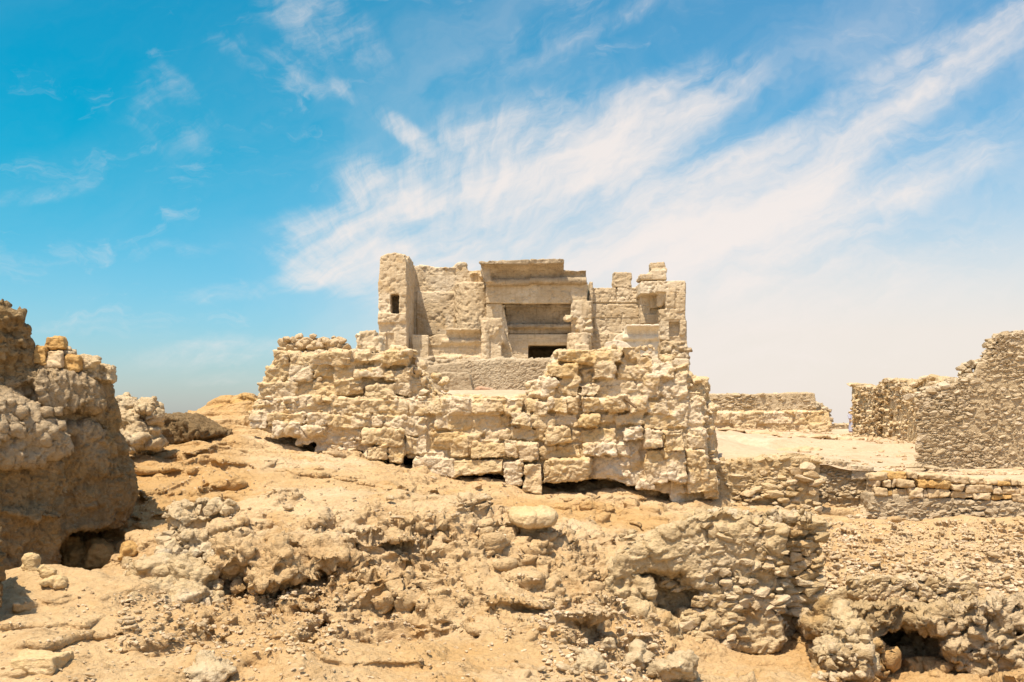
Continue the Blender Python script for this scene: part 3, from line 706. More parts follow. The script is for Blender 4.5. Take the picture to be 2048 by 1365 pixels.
# inner doorway behind: second cornice, block wall, dark opening
b = B(); cornice(b, 852, 1240, 380, 496, 49.62, 0.42, .6); tb(b, 846, 378, 1240, 394, 49.18, 50.2, .04); crumbs(b, [(850,380),(1235,378)], 49.2, 20, .04, .09, .5)
part('inner_cornice', b, 'recess_shade', 0.045, 1, 0.7)
b = B(); torus(b, 862, 1240, 506, 49.48, 0.12); tb(b, 866, 515, 1240, 552, 49.6, 50.3, .02)
part('inner_lintel', b, 'stained_shaded', 0.045, 1, 0.6)
b = B()
yy = 552; rows = [552, 578, 606, 638, 668, 700, 735]
for k, (ya, yb) in enumerate(zip(rows[:-1], rows[1:])):
    x = 868 + (k % 2) * -26
    while x < 1240:
        x2 = x + R.uniform(48, 72)
        if yb <= 618 or x2 < 990 or x > 1224:
            if yb > 618 and x < 988 < x2 + 25: x2 = 986
            tb(b, x + 2, ya + 2, x2 - 2, yb - 2, 49.52 + R.uniform(0, .02), 50.2, .004)
        x = x2
tb(b, 862, 552, 984, 735, 49.57, 50.15, 0); tb(b, 862, 552, 1240, 616, 49.57, 50.15, 0); tb(b, 1226, 600, 1246, 735, 49.57, 50.15, 0)
part('block_wall', b, 'temple', 0.024, 0, 0.3, 0.3)
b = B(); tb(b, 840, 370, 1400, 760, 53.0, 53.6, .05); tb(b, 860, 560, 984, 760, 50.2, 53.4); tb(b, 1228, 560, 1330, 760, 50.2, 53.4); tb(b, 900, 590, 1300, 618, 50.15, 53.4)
part('chamber', b, 'recess_shade', 0.08, 1, 0.8)
# wall between portal and far pier
b = B()
for x0, y0, x1, y1 in [(1362,278,1500,370),(1502,276,1638,372),(1362,372,1638,456),(1366,456,1530,545),(1532,452,1638,545),(1340,545,1520,690),(1522,545,1660,690)]:
    tb(b, x0 + 3, y0 + 3, x1 - 3, y1 - 3, 49.9 + R.uniform(-.03, .04), 51, .012)
tb(b, 1345, 285, 1660, 690, 49.98, 50.9, 0); crumbs(b, [(1330,260),(1360,278),(1638,280)], 49.9, 20, .05, .12)
tb(b, 1335, 250, 1372, 560, 49.6, 50.6, .1)
part('side_wall', b, 'temple', 0.03, 0, 0.8)
# far pier
Y = 47.9; b = B()
for x0, y0, x1, y1, d in [(1640,238,1735,316,.1),(1735,236,1908,308,0),(1788,308,1846,400,0),(1850,312,1908,425,-.02),(1750,402,1908,470,.03),(1642,430,1745,495,.9),(1640,380,1700,432,1.0),(1755,470,1812,590,.05),(1872,474,1912,560,0),(1750,560,1915,620,.15),(1740,308,1788,330,.2)]:
    tb(b, x0 + 3, y0 + 3, x1 - 3, y1 - 3, Y + d, Y + 2.6, .02)
tb(b, 1642, 310, 1790, 620, Y + 1.05, Y + 2.6, .02); tb(b, 1760, 470, 1912, 620, Y + .4, Y + 2.6, 0); tb(b, 1650, 250, 1908, 316, Y + .2, Y + 2.6, 0); tb(b, 1790, 300, 1906, 480, Y + .1, Y + 2.6, 0)
tb(b, 1700, 330, 1748, 400, Y + .85, Y + 2.5, .03); b.stone(T(1765, 350, Y + .5), (.3, .3, .5))
part('far_pier', b, 'temple', 0.034, 0, 0.9)
b = B(); tpoly(b, [(1760,760),(1758,600),(1800,590),(1915,590),(1925,700),(1930,800),(1760,800)], Y - .1, Y + 2.6)
for _ in range(90): b.stone(T(R.uniform(1760, 1925), R.uniform(600, 790), Y - .1), (R.uniform(.1, .3), .2, R.uniform(.08, .18)))
part('rubble_base', b, 'rubble', 0.05, 0, 0.8)
b = B(); b.box((P(752,0,45.6)[0], 45.6, -1.5), (P(1379,0,45.6)[0], 60, P(0,716,45.6)[2]), .1)
for _ in range(90): b.stone(P(R.uniform(1290, 1380), R.uniform(735, 850), 45.6), (R.uniform(.12, .35), .25, R.uniform(.1, .22)))
part('foundation', b, 'rubble', .08, 1, 1.5)
# broken screen wall before the far pier
b = B(); Y = 46.4
tpoly(b, [(1440,690),(1436,600),(1500,585),(1560,600),(1600,640),(1610,690)], Y - .6, Y + .3); tb(b, 1560, 580, 1745, 700, Y, Y + .9, .02); cornice(b, 1556, 1745, 500, 578, Y, 0.45, .9); torus(b, 1535, 1740, 573, Y - .02, .13)
tpoly(b, [(1480,600),(1500,560),(1560,530),(1600,500),(1640,600)], Y + .3, Y + 1.2); crumbs(b, [(1560,508),(1740,502)], Y - .3, 24, .06, .15)
part('screen_wall', b, 'white', 0.04, 1, 0.9)
# masonry that lies on top of the walls: separate stones
def bigstone(name, Y, cx, cy, w, h, d, mat, label, cat, grp=None, vox=.04, seed=0, sub=None, rnd=False):
    b = B(); c = T(cx, cy, Y)
    r2 = random.Random(seed); b.box((c[0] - w * .8, c[1] - d * .8, c[2] - h * .8), (c[0] + w * .8, c[1] + d * .8, c[2] + h * .75), .06); b.stone(c, (w, d, h), rotm(0, 0, .1), rnd=True)
    for k in range(0): b.stone((c[0] + r2.uniform(-.5, .5) * w, c[1] + r2.uniform(-.3, .3) * d, c[2] + r2.uniform(-.2, .1) * h), (w * .6, d * .6, h * .75), rotm(0, 0, r2.uniform(0, 3)), kind=seed + k + 1)
    o = obj(name, remesh(b, vox, 1, name, tdisp(1.2), tint=False), M[mat]); tag(o, label, cat, grp); return recentre(o)
bigstone('stone_block', 50.2, 1533, 240, .60, .5, .36, 'temple', 'lone pale eroded block perched on the flat wall top between portal and far pier', 'block', seed=2)
b = B(); Y = 48.2
tb(b, 1640, 205, 1800, 238, Y, Y + 1.2, .06); tb(b, 1700, 165, 1798, 210, Y + .05, Y + 1.1, .06); tb(b, 1706, 130, 1788, 170, Y + .1, Y + 1.0, .04)
tpoly(b, [(1645,232),(1700,182),(1790,176),(1798,236)], Y, Y + 1)
o = obj('stone_stack', remesh(b, .04, 1, 'stone_stack', tdisp(1.4)), M['temple']); tag(o, 'stepped stump of pale masonry crowning the far pier of the temple', 'masonry'); recentre(o)
# ---------------------------------------------------------------- stone platform below the temple
PLAT = empty('stone_platform', (1.5, 25.5, -1.2), 'massive platform of yellowish eroded limestone blocks rising below the temple front', 'platform')
def rdisp(a=1.0, f0=1.0):
    def f(p, n):
        e = fbm(p * 0.8 + 1, 3); r_ = ridged(p * 3.0 * f0, 4); pit = sstep(0.5, 0.8, fbm(p * 4.5 * f0 + 31, 4) * .5 + .5)
        return a * (0.030 * fbm(p * 2.0 * f0, 3) + 0.020 * r_ * sstep(-.4, .3, e) + 0.012 * fbm(p * 11, 3) + .010 * ridged(p * 14, 2) + .05 * broken(p, 2.4 * f0, 1.3, 1.0, .4) + .030 * broken(p, 6.0 * f0, 1.2, 1.0, .6)) - a * 0.06 * pit * sstep(-.3, .3, e)
    return f
def A4(cx, cy): return 900 + cx / 3.593, 680 + cy / 3.593
def A3(cx, cy): return 480 + cx / 3.792, 660 + cy / 3.792
def wblock(b, conv, x0, y0, x1, y1, Y, dep=0.9, jit=0.05, rnd=0):
    (a, c), (d, e) = conv(x0, y0), conv(x1, y1)
    if rnd:
        q0 = P(a + .6, e - .6, Y); q1 = P(d - .6, c + .6, Y); b.box((q0[0], Y, q0[2]), (q1[0], Y + .9, q1[2]), .075, rotm(R.uniform(-.06, .06), R.uniform(-.08, .08), R.uniform(-.1, .1))); b.box(P(a + 2.5, e - 2.5, Y + .08), (P(d - 2.5, 0, Y + .08)[0], Y + 1, P(0, c + 2.5, Y + .08)[2]), .06); return
    p0 = P(a + .8, e - .8, Y); p1 = P(d - .8, c + .8, Y)
    b.box((p0[0], Y, p0[2]), (p1[0], Y + dep, p1[2]), jit * .9, rotm(R.uniform(-.05, .05), R.uniform(-.05, .05), R.uniform(-.08, .08)))
YF = 25.0
low = [ # left courses (crop 3)
 (A3,75,620,215,745,.1),(A3,215,630,490,715,.2),(A3,490,640,665,720,.15),(A3,670,645,845,735,.15),(A3,845,640,980,740,.2),(A3,980,655,1095,735,.1),(A3,1105,650,1230,740,.15),(A3,1220,650,1420,800,.05),
 (A3,655,740,930,845,0),(A3,420,790,560,870,.1),(A3,770,850,960,930,-.05),(A3,560,850,770,920,-.1),(A3,1250,810,1345,950,.1),(A3,1345,825,1420,930,.1),
 (A3,1350,920,1560,980,.15),(A3,1475,650,1700,760,.15),(A3,1700,650,1880,780,.05),(A3,1450,770,1640,900,.15),(A3,1640,800,1830,950,.2),(A3,1830,830,1972,960,.2),
 (A3,120,540,300,620,-.1),(A3,300,520,500,640,-.05),(A3,500,520,670,640,-.1),(A3,670,530,860,640,0),(A3,860,520,1080,640,.05),(A3,1080,530,1280,650,0),(A3,1280,530,1420,640,.1),(A3,1420,540,1535,650,.15),(A3,1540,520,1750,640,.2),(A3,1750,530,1972,640,.15),
 (A4,640,770,755,880,.1),(A4,760,745,950,850,.1),(A4,590,640,680,720,.15),(A4,865,645,955,740,.05),(A4,960,640,1210,740,.15),(A4,1200,745,1300,840,.15),(A4,1025,845,1195,985,0),(A4,1200,840,1300,985,-.02),
 (A4,1700,790,1840,940,.2),(A4,1690,940,1900,1100,.15),(A4,1075,535,1180,605,.1),(A4,1185,535,1390,620,.2),(A4,580,525,750,630,.2),(A4,750,530,925,620,.05),
 (A4,0,720,145,860,.2),(A4,0,530,270,640,.1),(A4,270,540,430,640,.05),(A4,0,640,240,720,.05),(A4,240,640,430,730,.1),(A4,430,630,590,730,.12),
 (A4,1700,640,1850,790,.1),(A4,1830,1010,1930,1150,-.2),(A4,1470,1020,1680,1100,0),(A4,1390,540,1560,640,.15),(A4,1560,540,1710,640,.1)]
rnd_low = [(A4,605,440,705,525,.2),(A4,705,415,815,525,.25),(A4,820,410,945,525,.15),(A4,955,415,1120,520,.25),(A4,1130,410,1280,525,.3),(A4,1280,410,1430,525,.2),(A4,385,420,515,535,.2),(A4,150,410,390,530,.15),(A4,0,415,150,530,.2),(A4,440,530,580,625,.3),(A4,530,430,620,530,.1),(A3,235,715,465,815,.25),(A3,465,730,650,808,.2),(A4,1420,430,1560,540,.1),(A4,1560,420,1720,540,.1)]
proud = [(A4,385,865,520,1050,.35),(A4,495,735,640,885,.42),(A4,525,885,650,1095,.47),(A4,390,730,490,860,.27),(A4,685,850,1020,1005,.38),(A4,680,630,865,742,.28),(A4,970,742,1195,845,.27),(A4,1245,625,1395,735,.25),(A4,1400,640,1528,785,.42),(A4,1537,640,1695,790,.42),(A4,1410,788,1550,1030,.3),(A4,1552,792,1690,1020,.31),(A4,1360,1010,1470,1080,.27),
 (A4,925,530,1073,635,.3),(A4,0,850,383,968,.3),(A4,147,730,388,858,.28),(A3,935,745,1240,882,.33),(A3,965,882,1112,980,.36),(A3,1112,878,1225,1015,.33),(A3,1310,960,1638,1102,.33)]
b = B()
b.slab([P(x, y, YF + .05) for x, y in [(500,852),(498,835),(512,800),(620,792),(700,797),(770,790),(840,799),(930,792),(1000,797),(1060,790),(1100,770),(1180,778),(1260,765),(1340,780),(1400,785),(1412,870),(1420,930),(1428,985),(1330,985),(1200,956),(1100,950),(1080,960),(1000,950),(870,930),(800,912),(700,893),(600,880),(540,866)]], (0, 3.2, 0))
# return of the wall at its right-hand end
b.slab([P(1395, 780, YF + .1), P(1412, 800, YF + .6), P(1420, 900, YF + 1), P(1436, 1020, YF + .8), P(1380, 1040, YF), P(1340, 1000, YF - .1), P(1350, 800, YF)], (.8, 3.2, 0))
for c, x0, y0, x1, y1, d in low: wblock(b, c, x0, y0, x1, y1, YF - d * .65, 1.0)
for c, x0, y0, x1, y1, d in rnd_low: wblock(b, c, x0, y0, x1, y1, YF - d, rnd=1)
def fill(b, region, n, Y, r0, r1, seed, sq=.7):
    r2 = random.Random(seed)
    for _ in range(n):
        s = r0 + (r1 - r0) * r2.random() ** 2
        c = P(r2.uniform(region[0], region[2]), r2.uniform(region[1], region[3]), Y + s * r2.uniform(.25, .9))
        if _ % 3 == 1: continue
        if _ % 3: b.chip((c[0], c[1] - s * .25, c[2]), (s * r2.uniform(.6, 1.2), s * .8, s * sq * .8), rotm(r2.uniform(-.3, .3), r2.uniform(-.3, .3), r2.uniform(-.5, .5)), r2.uniform(.3, .8))
        else: b.stone(c, (s * r2.uniform(.8, 1.5), s, s * sq), rotm(r2.uniform(-.3, .3), r2.uniform(-.3, .3), r2.uniform(0, 6)), kind=r2.randrange(24))
fill(b, (860, 800, 1420, 920), 110, YF, .06, .2, 5); fill(b, (520, 795, 1060, 830), 120, YF, .06, .18, 6); fill(b, (1390, 800, 1430, 1000), 70, YF + .3, .1, .35, 7)
fill(b, (640, 880, 800, 925), 50, YF, .06, .2, 8)
r2 = random.Random(77)
for _ in range(170):
    yy_ = r2.uniform(25.1, 29.5); zz_ = P(0, 799, 25.0)[2]; s = r2.uniform(.04, .16); b.stone((P(r2.uniform(530, 1400), 0, 25.0)[0] * yy_ / 25, yy_ - .1, zz_ - s * .1), (s * 1.3, s, s * .6), kind=r2.randrange(24))
low_o = obj('lower_masonry', remesh(b, .025, 0, 'lower_masonry', rdisp(.78)), M['platform'], PLAT)
for c, x0, y0, x1, y1, d in proud:
    bb = B(); wblock(bb, c, x0, y0, x1, y1, YF - d, .9, .06)
    obj('block', remesh(bb, .024, 0, 'block', rdisp(.75)), M['platform'], PLAT)
# upper masonry, set back
YU = 25.3; b = B()
b.slab([P(x, y, YU + .1) for x, y in [(515,815),(523,785),(530,752),(545,725),(558,708),(620,703),(700,700),(770,706),(800,704),(832,745),(850,772),(882,792),(900,815)]], (0, 4.5, 0))
for c, x0, y0, x1, y1, d in [(A3,145,390,430,540,.1),(A3,430,385,700,510,.05),(A3,700,370,930,490,.15),(A3,930,400,1170,500,.2),(A3,1170,380,1300,490,.15),(A3,190,270,380,390,.05),(A3,380,260,560,385,.1),(A3,560,240,720,370,0),(A3,720,250,880,380,.05),(A3,270,170,370,270,.1),(A3,370,180,560,260,.05)]: wblock(b, c, x0, y0, x1, y1, YU - d, 1.2, .07)
for c, x0, y0, x1, y1, d in [(A3,560,160,870,262,.15),(A3,860,165,1060,255,.15),(A3,1090,145,1305,255,.25),(A3,880,280,1090,345,.2),(A3,1090,320,1185,385,.15),(A3,1180,290,1315,385,.15),(A3,1230,380,1400,500,0),(A3,820,380,930,470,.25)]: wblock(b, c, x0, y0, x1, y1, YU - d, rnd=1)
fill(b, (560, 705, 850, 795), 80, YU, .05, .22, 9); fill(b, (700, 695, 830, 740), 30, YU - .05, .06, .2, 10); fill(b, (830, 750, 900, 800), 40, YU, .06, .2, 11)
obj('upper_masonry', remesh(b, .027, 0, 'upper_masonry', rdisp(.85)), M['platform'], PLAT)
YU = 25.1
b = B()
b.slab([P(x, y, YU + .1) for x, y in [(1050,815),(1062,782),(1085,760),(1098,740),(1112,706),(1180,700),(1240,692),(1280,712),(1310,735),(1372,738),(1398,760),(1412,800),(1414,830)]], (0, 4.5, 0))
for c, x0, y0, x1, y1, d in [(A4,770,275,940,405,.15),(A4,940,310,1080,405,.2),(A4,1080,270,1400,405,0),(A4,715,172,925,278,.2),(A4,1020,165,1200,275,.22),(A4,1200,170,1440,280,.05),(A4,775,75,1005,170,.2),(A4,1005,80,1240,165,.15),(A4,1720,270,1850,420,-.2),(A4,600,300,770,405,.05)]: wblock(b, c, x0, y0, x1, y1, YU - d, 1.2, .07)
for c, x0, y0, x1, y1, d in [(A4,1240,40,1370,130,.1),(A4,1450,170,1620,275,.2),(A4,1610,190,1715,265,.15),(A4,1405,270,1535,425,.2),(A4,1530,255,1725,425,.15),(A4,640,280,760,400,.2),(A4,560,370,700,430,.15),(A4,1340,120,1440,200,.1),(A4,1790,310,1860,480,-.3)]: wblock(b, c, x0, y0, x1, y1, YU - d, rnd=1)
fill(b, (1100, 708, 1365, 800), 90, YU, .05, .2, 12); fill(b, (1365, 750, 1402, 800), 20, YU, .05, .18, 15); fill(b, (1055, 760, 1110, 800), 40, YU, .06, .2, 13); fill(b, (1230, 690, 1310, 740), 40, YU, .06, .2, 14)
obj('upper_masonry', remesh(b, .027, 0, 'upper_masonry', rdisp(.85)), M['platform'], PLAT)
# mud-plastered wall and squared block behind the dip in the platform
def wall_disp(a=1.0, f0=1.0):
    def f(p, n): return a * (0.06 * fbm(p * .9 * f0, 3) + 0.014 * fbm(p * 6 * f0, 3) + 0.012 * ridged(p * 11 * f0, 2) + .022 * broken(p, 6.5 * f0, 1.4, 1.0, .8))
    return f
b = B(); Y = 39.0
b.slab([P(x, y, Y) for x, y in [(830,800),(832,742),(860,732),(940,722),(1010,718),(1060,720),(1130,716),(1150,800)]], (0, 1.0, 0))
r2 = random.Random(5)
for _ in range(620): b.chip(P(r2.uniform(935, 1130), r2.uniform(724, 792), Y + .03), (r2.uniform(.07, .2), .09, r2.uniform(.04, .10)), rotm(r2.uniform(-.3, .3), r2.uniform(-.7, .2), 0), r2.uniform(.3, .6))
for _ in range(60): b.stone(P(r2.uniform(835, 1125), r2.uniform(719, 728) + (6 if _ % 2 else 0), Y + .3), (.2, .3, .13), kind=r2.randrange(24))
o = obj('plastered_wall', remesh(b, .035, 0, 'plastered_wall', wall_disp()), M['plaster']); tag(o, 'low grey-brown wall of rough mud plaster across the dip below the temple doorway', 'wall')
b = B(); Y = 36.0
b.slab([P(x, y, Y) for x, y in [(868,800),(866,752),(884,746),(936,745),(943,760),(948,800)]], (0, 1.1, 0))
o = obj('squared_block', remesh(b, .04, 3, 'squared_block', rdisp(.6)), M['plaster']); tag(o, 'large squared grey stone block standing against the mud-plastered wall', 'block'); recentre(o)
b = B(); Y = 34.0
b.stone(P(968, 779, Y), (.42, .2, .09), rotm(0, .12, 0), kind=3); b.stone(P(985, 782, Y), (.2, .2, .08), kind=5)
o = obj('red_stone', remesh(b, .025, 1, 'red_stone', rdisp(.4)), M['brick']); tag(o, 'flat reddish stone slab lying at the foot of the mud-plastered wall', 'stone'); recentre(o)
b = B(); b.box(P(1248.5, 797, 24.6), P(1252, 797, 24.75), 0); b = B()
b.tube(P(1249, 797, 24.68), P(1273, 816, 24.55), .05, .035, 8)
o = obj('wooden_beam', remesh(b, .015, 1, 'wooden_beam', rdisp(.15)), M['dark_wood']); tag(o, 'short dark broken beam end slanting out between two rounded platform blocks', 'beam'); recentre(o)
# ---------------------------------------------------------------- rubble walls on the terrace side
def _gap(c, r2):
    n = vnoise(np.array([[c[0] * .9, c[1] * .9, c[2] * 1.3]], np.float32))[0]
    return n > .12 and r2.random() < .75
def stones_on(b, quad, n, r0, r1, seed, depth=.10, flat=.62, Yoff=0.0, pw=2.0, rot=.25):
    """stones set in a wall face: quad = four (px, py, Y) corners top-left, top-right, bottom-right, bottom-left"""
    r2 = random.Random(seed); q = [np.array(P(*k)) for k in quad]
    for _ in range(n):
        s, t = r2.random(), r2.random()
        c = (q[0] * (1 - s) + q[1] * s) * (1 - t) + (q[3] * (1 - s) + q[2] * s) * t
        a = r0 + (r1 - r0) * r2.random() ** pw
        if _gap(c, r2): continue
        b.chip((c[0], c[1] + Yoff + a * r2.uniform(.1, .6), c[2]), (a * r2.uniform(.8, 1.6), max(depth, a * .9), a * flat * r2.uniform(.6, 1.2)), rotm(r2.uniform(-.3, .3), r2.uniform(-rot, rot), r2.uniform(-.4, .4)), tint=r2.random())
def on_top(b, pts, n, r0, r1, seed, dy=.6):
    r2 = random.Random(seed)
    for _ in range(n):
        k = r2.randrange(len(pts) - 1); t = r2.random(); a = np.array(pts[k]) * (1 - t) + np.array(pts[k + 1]) * t
        s = r2.uniform(r0, r1); c = P(*a); b.chip((c[0], c[1] + r2.uniform(0, dy), c[2] - s * .1), (s * r2.uniform(.9, 1.5), s, s * .6), rotm(r2.uniform(-.3, .3), r2.uniform(-.3, .3), r2.uniform(0, 6)))
# tall wall at the right edge, and its long return running away from us
b = B()
tl = [(1841,792),(1880,775),(1919,763),(1947,749),(1957,726),(1987,720),(1996,688),(2011,668),(2048,664),(2140,660)]
b.slab([P(x, y, 30.5) for x, y in [(1838,950)] + tl + [(2140,960)]], (.5, 1.2, 0))
stones_on(b, [(1838,790,30.5),(2140,760,30.5),(2140,955,30.5),(1838,948,30.5)], 3800, .025, .17, 1, pw=1.8)
stones_on(b, [(1990,670,30.5),(2140,664,30.5),(2140,770,30.5),(1960,760,30.5)], 900, .03, .15, 2, pw=1.6)
stones_on(b, [(1905,770,30.5),(1990,725,30.5),(1990,790,30.5),(1880,790,30.5)], 260, .035, .16, 22, pw=1.6)
on_top(b, [(x, y, 30.5) for x, y in tl], 170, .06, .2, 3, 1.0)
stones_on(b, [(1830,935,30.35),(1990,945,30.3),(1990,962,30.1),(1830,958,30.1)], 60, .1, .24, 4)
o = obj('tall_rubble_wall', remesh(b, .028, 0, 'tall_rubble_wall', wall_disp(.7)), M['rubble']); tag(o, 'tall grey-brown rubble wall with broken stepped top rising above the terrace edge', 'wall')
b = B()
A = [(1705,768,58),(1727,769,55.5),(1733,778,55),(1770,776,49),(1774,760,48.5),(1806,759,44.5),(1812,776,44),(1850,766,40),(1853,754,39.8),(1876,754,37.5),(1884,767,36.6),(1930,763,33)]
bot = [(1930,935,33),(1841,918,38.5),(1805,900,44.5),(1762,884,50),(1705,870,58)]
b.slab([P(*k) for k in A + bot], (1.0, .8, 0))
stones_on(b, [(1705,772,58),(1805,776,44.5),(1805,896,44.5),(1705,868,58)], 1100, .05, .2, 5, pw=1.6)
stones_on(b, [(1805,778,44.5),(1930,775,33),(1930,925,33),(1805,898,44.5)], 900, .05, .18, 6, pw=1.6)
on_top(b, A, 90, .1, .24, 7, .8)
o = obj('rubble_wall', remesh(b, .045, 0, 'rubble_wall', wall_disp(1.1)), M['rubble_warm']); tag(o, 'long stony wall running back from the tall wall along the dusty terrace', 'wall')
# far wall across the terrace: ashlar footing with rubble above
FW = empty('far_wall', P(1530, 866, 63), 'low wall closing the back of the terrace, rubble above a worn block footing', 'wall')
b = B(); b.slab([P(x, y, 64) for x, y in [(1395,870),(1395,792),(1425,788),(1500,790),(1580,786),(1630,787),(1633,822),(1630,870)]], (0, 1.2, 0))
stones_on(b, [(1395,790,64),(1632,788,64),(1632,826,64),(1395,826,64)], 700, .08, .28, 8, flat=.5, pw=1.5)
on_top(b, [(1395,791,64),(1632,787,64)], 60, .12, .25, 9, 1.0)
obj('rubble_course', remesh(b, .06, 0, 'rubble_course', wall_disp(1.2, .7)), M['rubble'], FW)
b = B(); b.slab([P(x, y, 63) for x, y in [(1395,872),(1395,826),(1440,823),(1540,826),(1600,822),(1645,824),(1654,850),(1656,872)]], (0, 1.6, 0))
for r_, (y0, y1) in enumerate(((824, 848), (848, 872))):
    x = 1398 + r_ * 14
    while x < 1640:
        x2 = x + R.uniform(28, 60); p0 = P(x + 1, y1 - 1, 62.9 - R.uniform(0, .25)); p1 = P(min(x2, 1652) - 1, y0 + 1, 63.9); b.box((p0[0], p0[1], p0[2]), (p1[0], 63.9, p1[2]), .08); x = x2
on_top(b, [(1400,826,62.8),(1650,824,62.8)], 50, .12, .3, 10, .8); on_top(b, [(1440,870,62.3),(1560,868,62.3)], 30, .1, .25, 11, .6)
obj('block_footing', remesh(b, .055, 1, 'block_footing', rdisp(1.6, .6)), M['platform'], FW)
b = B(); b.slab([P(x, y, 66) for x, y in [(1628,872),(1630,806),(1645,806),(1655,822),(1662,852),(1664,872)]], (0, 2, 0)); stones_on(b, [(1632,808,66),(1652,812,66),(1662,868,66),(1632,868,66)], 110, .1, .25, 12); on_top(b, [(1632,806,66),(1655,820,66),(1662,852,66)], 24, .15, .3, 13)
obj('broken_end', remesh(b, .06, 0, 'broken_end', wall_disp(1.2, .7)), M['rubble'], FW)
b = B(); b.slab([P(x, y, 76) for x, y in [(1640,875),(1640,852),(1680,850),(1730,846),(1730,875)]], (0, 1, 0)); stones_on(b, [(1640,850,76),(1730,848,76),(1730,870,76),(1640,870,76)], 120, .1, .28, 14); on_top(b, [(1640,851,76),(1730,847,76)], 24, .12, .25, 15)
o = obj('parapet', remesh(b, .07, 0, 'parapet', wall_disp(1.2, .7)), M['rubble']); tag(o, 'low distant stone parapet glimpsed through the gap between far wall and long wall', 'wall')
# worn rock ledges breaking through the terrace dust
r2 = random.Random(19)
for x0, x1, y, Y, lb in [(1520,1720,892,43,'longest low brown rock ledge across the middle of the dusty terrace'),(1450,1540,880,50,'short brown rock ledge on the terrace nearest the far wall'),(1440,1620,905,36.5,'low brown rock ledge on the terrace just above the stony retaining wall')]:
    b = B(); X0 = (x0 - HX) / F * Y; X1 = (x1 - HX) / F * Y; n = int((X1 - X0) / .5)
    for i in range(n + 1):
        xx = X0 + (X1 - X0) * i / n; yy_ = Y + .5 * math.sin(i * 1.3) + r2.uniform(-.2, .2); b.stone((xx, yy_, ht(xx, yy_) + .04), (r2.uniform(.5, .9), r2.uniform(.5, .9), r2.uniform(.12, .2)), rotm(r2.uniform(-.06, .02), 0, r2.uniform(-.4, .4)), kind=r2.randrange(24))
    o = obj('rock_ledge', remesh(b, .045, 1, 'rock_ledge', rdisp(.8, .8), tint=False), M['loose']); tag(o, lb, 'rock'); recentre(o)
# retaining walls under the terrace edge
b = B()
tl = [(1425,928),(1470,924),(1508,921),(1560,917),(1602,914),(1632,917),(1640,924)]
b.slab([P(x, y, 26.6) for x, y in [(1415,1045)] + tl + [(1638,1010),(1625,1060)]], (0, 1.6, 0))
stones_on(b, [(1425,930,26.6),(1600,918,26.6),(1590,1040,26.5),(1425,1040,26.5)], 420, .05, .16, 16, pw=2)
stones_on(b, [(1575,918,26.55),(1638,918,26.55),(1636,1040,26.4),(1570,1040,26.4)], 150, .1, .26, 17, pw=1.2)
stones_on(b, [(1500,960,26.6),(1580,960,26.6),(1650,1060,26.0),(1480,1060,26.0)], 150, .07, .22, 23)
on_top(b, [(x, y, 26.6) for x, y in tl], 80, .08, .22, 18, 1.2)
o = obj('retaining_wall', remesh(b, .028, 0, 'retaining_wall', wall_disp(.75)), M['rubble_warm']); tag(o, 'stony retaining wall with rounded end stones between the platform and the recessed wall', 'wall')
b = B(); b.slab([P(x, y, 26.55) for x, y in [(1512,1000),(1514,968),(1530,958),(1556,962),(1560,1000),(1545,1022),(1520,1020)]], (0, .2, 0))
b = B()
b.slab([P(x, y, 27.6) for x, y in [(1630,1060),(1630,924),(1690,922),(1715,926),(1738,946),(1745,960),(1745,1060)]], (0, 1.4, 0))
stones_on(b, [(1640,928,27.6),(1742,940,27.6),(1742,1050,27.5),(1640,1050,27.5)], 240, .05, .16, 19)
p0, p1 = P(1702, 962, 27.45), P(1736, 930, 27.9); b.box((p0[0], 27.45, p0[2]), (p1[0], 28.2, p1[2]), .02); on_top(b, [(1650,924,27.6),(1700,924,27.6)], 30, .08, .18, 20)
stones_on(b, [(1640,1000,27.3),(1740,1010,27.3),(1740,1060,26.5),(1630,1060,26.5)], 90, .08, .24, 24)
o = obj('recessed_wall', remesh(b, .034, 0, 'recessed_wall', wall_disp(1.0)), M['rubble']); tag(o, 'short recessed piece of rubble wall between the stony retaining wall and the dry-stone parapet', 'wall')
DW = empty('dry_stone_wall', P(1900, 1052, 26.6), 'dry-laid courses of brown flat stones on a mud-plastered footing under the tall wall', 'wall')
b = B(); b.slab([P(x, y, 26.7) for x, y in [(1742,1062),(1742,988),(1800,992),(1900,998),(2000,1003),(2150,1010),(2150,1068)]], (0, 1.7, 0))
b.slab([P(x, y, 27.1) for x, y in [(1743,1000),(1742,950),(1850,953),(1950,960),(2050,970),(2150,975),(2150,1020)]], (0, 1.5, 0))
stones_on(b, [(1742,992,26.7),(2150,1012,26.7),(2150,1062,26.6),(1742,1058,26.6)], 420, .05, .17, 21)
obj('footing', remesh(b, .034, 0, 'footing', wall_disp(1.0)), M['plaster'], DW)
SW = [(1070,965,1170,1005),(1170,960,1285,1005),(1290,965,1355,1000),(1358,970,1398,1010),(1400,975,1570,1010),(1580,985,1680,1035),(1690,990,1780,1035),(1785,1005,1855,1045),(1860,1015,1940,1050),(1945,1005,1995,1050),(1995,1015,2090,1050),
 (1075,1005,1128,1055),(1140,1005,1197,1060),(1200,1005,1222,1058),(1225,1005,1342,1060),(1350,1010,1567,1062),(1570,1030,1645,1077),(1660,1040,1832,1092),(1833,1045,1886,1102),(1888,1050,1997,1102),(1998,1050,2110,1105),
 (1083,1050,1172,1107),(1175,1075,1207,1112),(1192,1060,1307,1112),(1303,1050,1396,1117),(1392,1065,1418,1122),(1416,1062,1562,1122),(1563,1078,1702,1127),(1703,1095,1817,1132),(1820,1105,1948,1137),(1950,1100,2090,1147)]
r2 = random.Random(8)
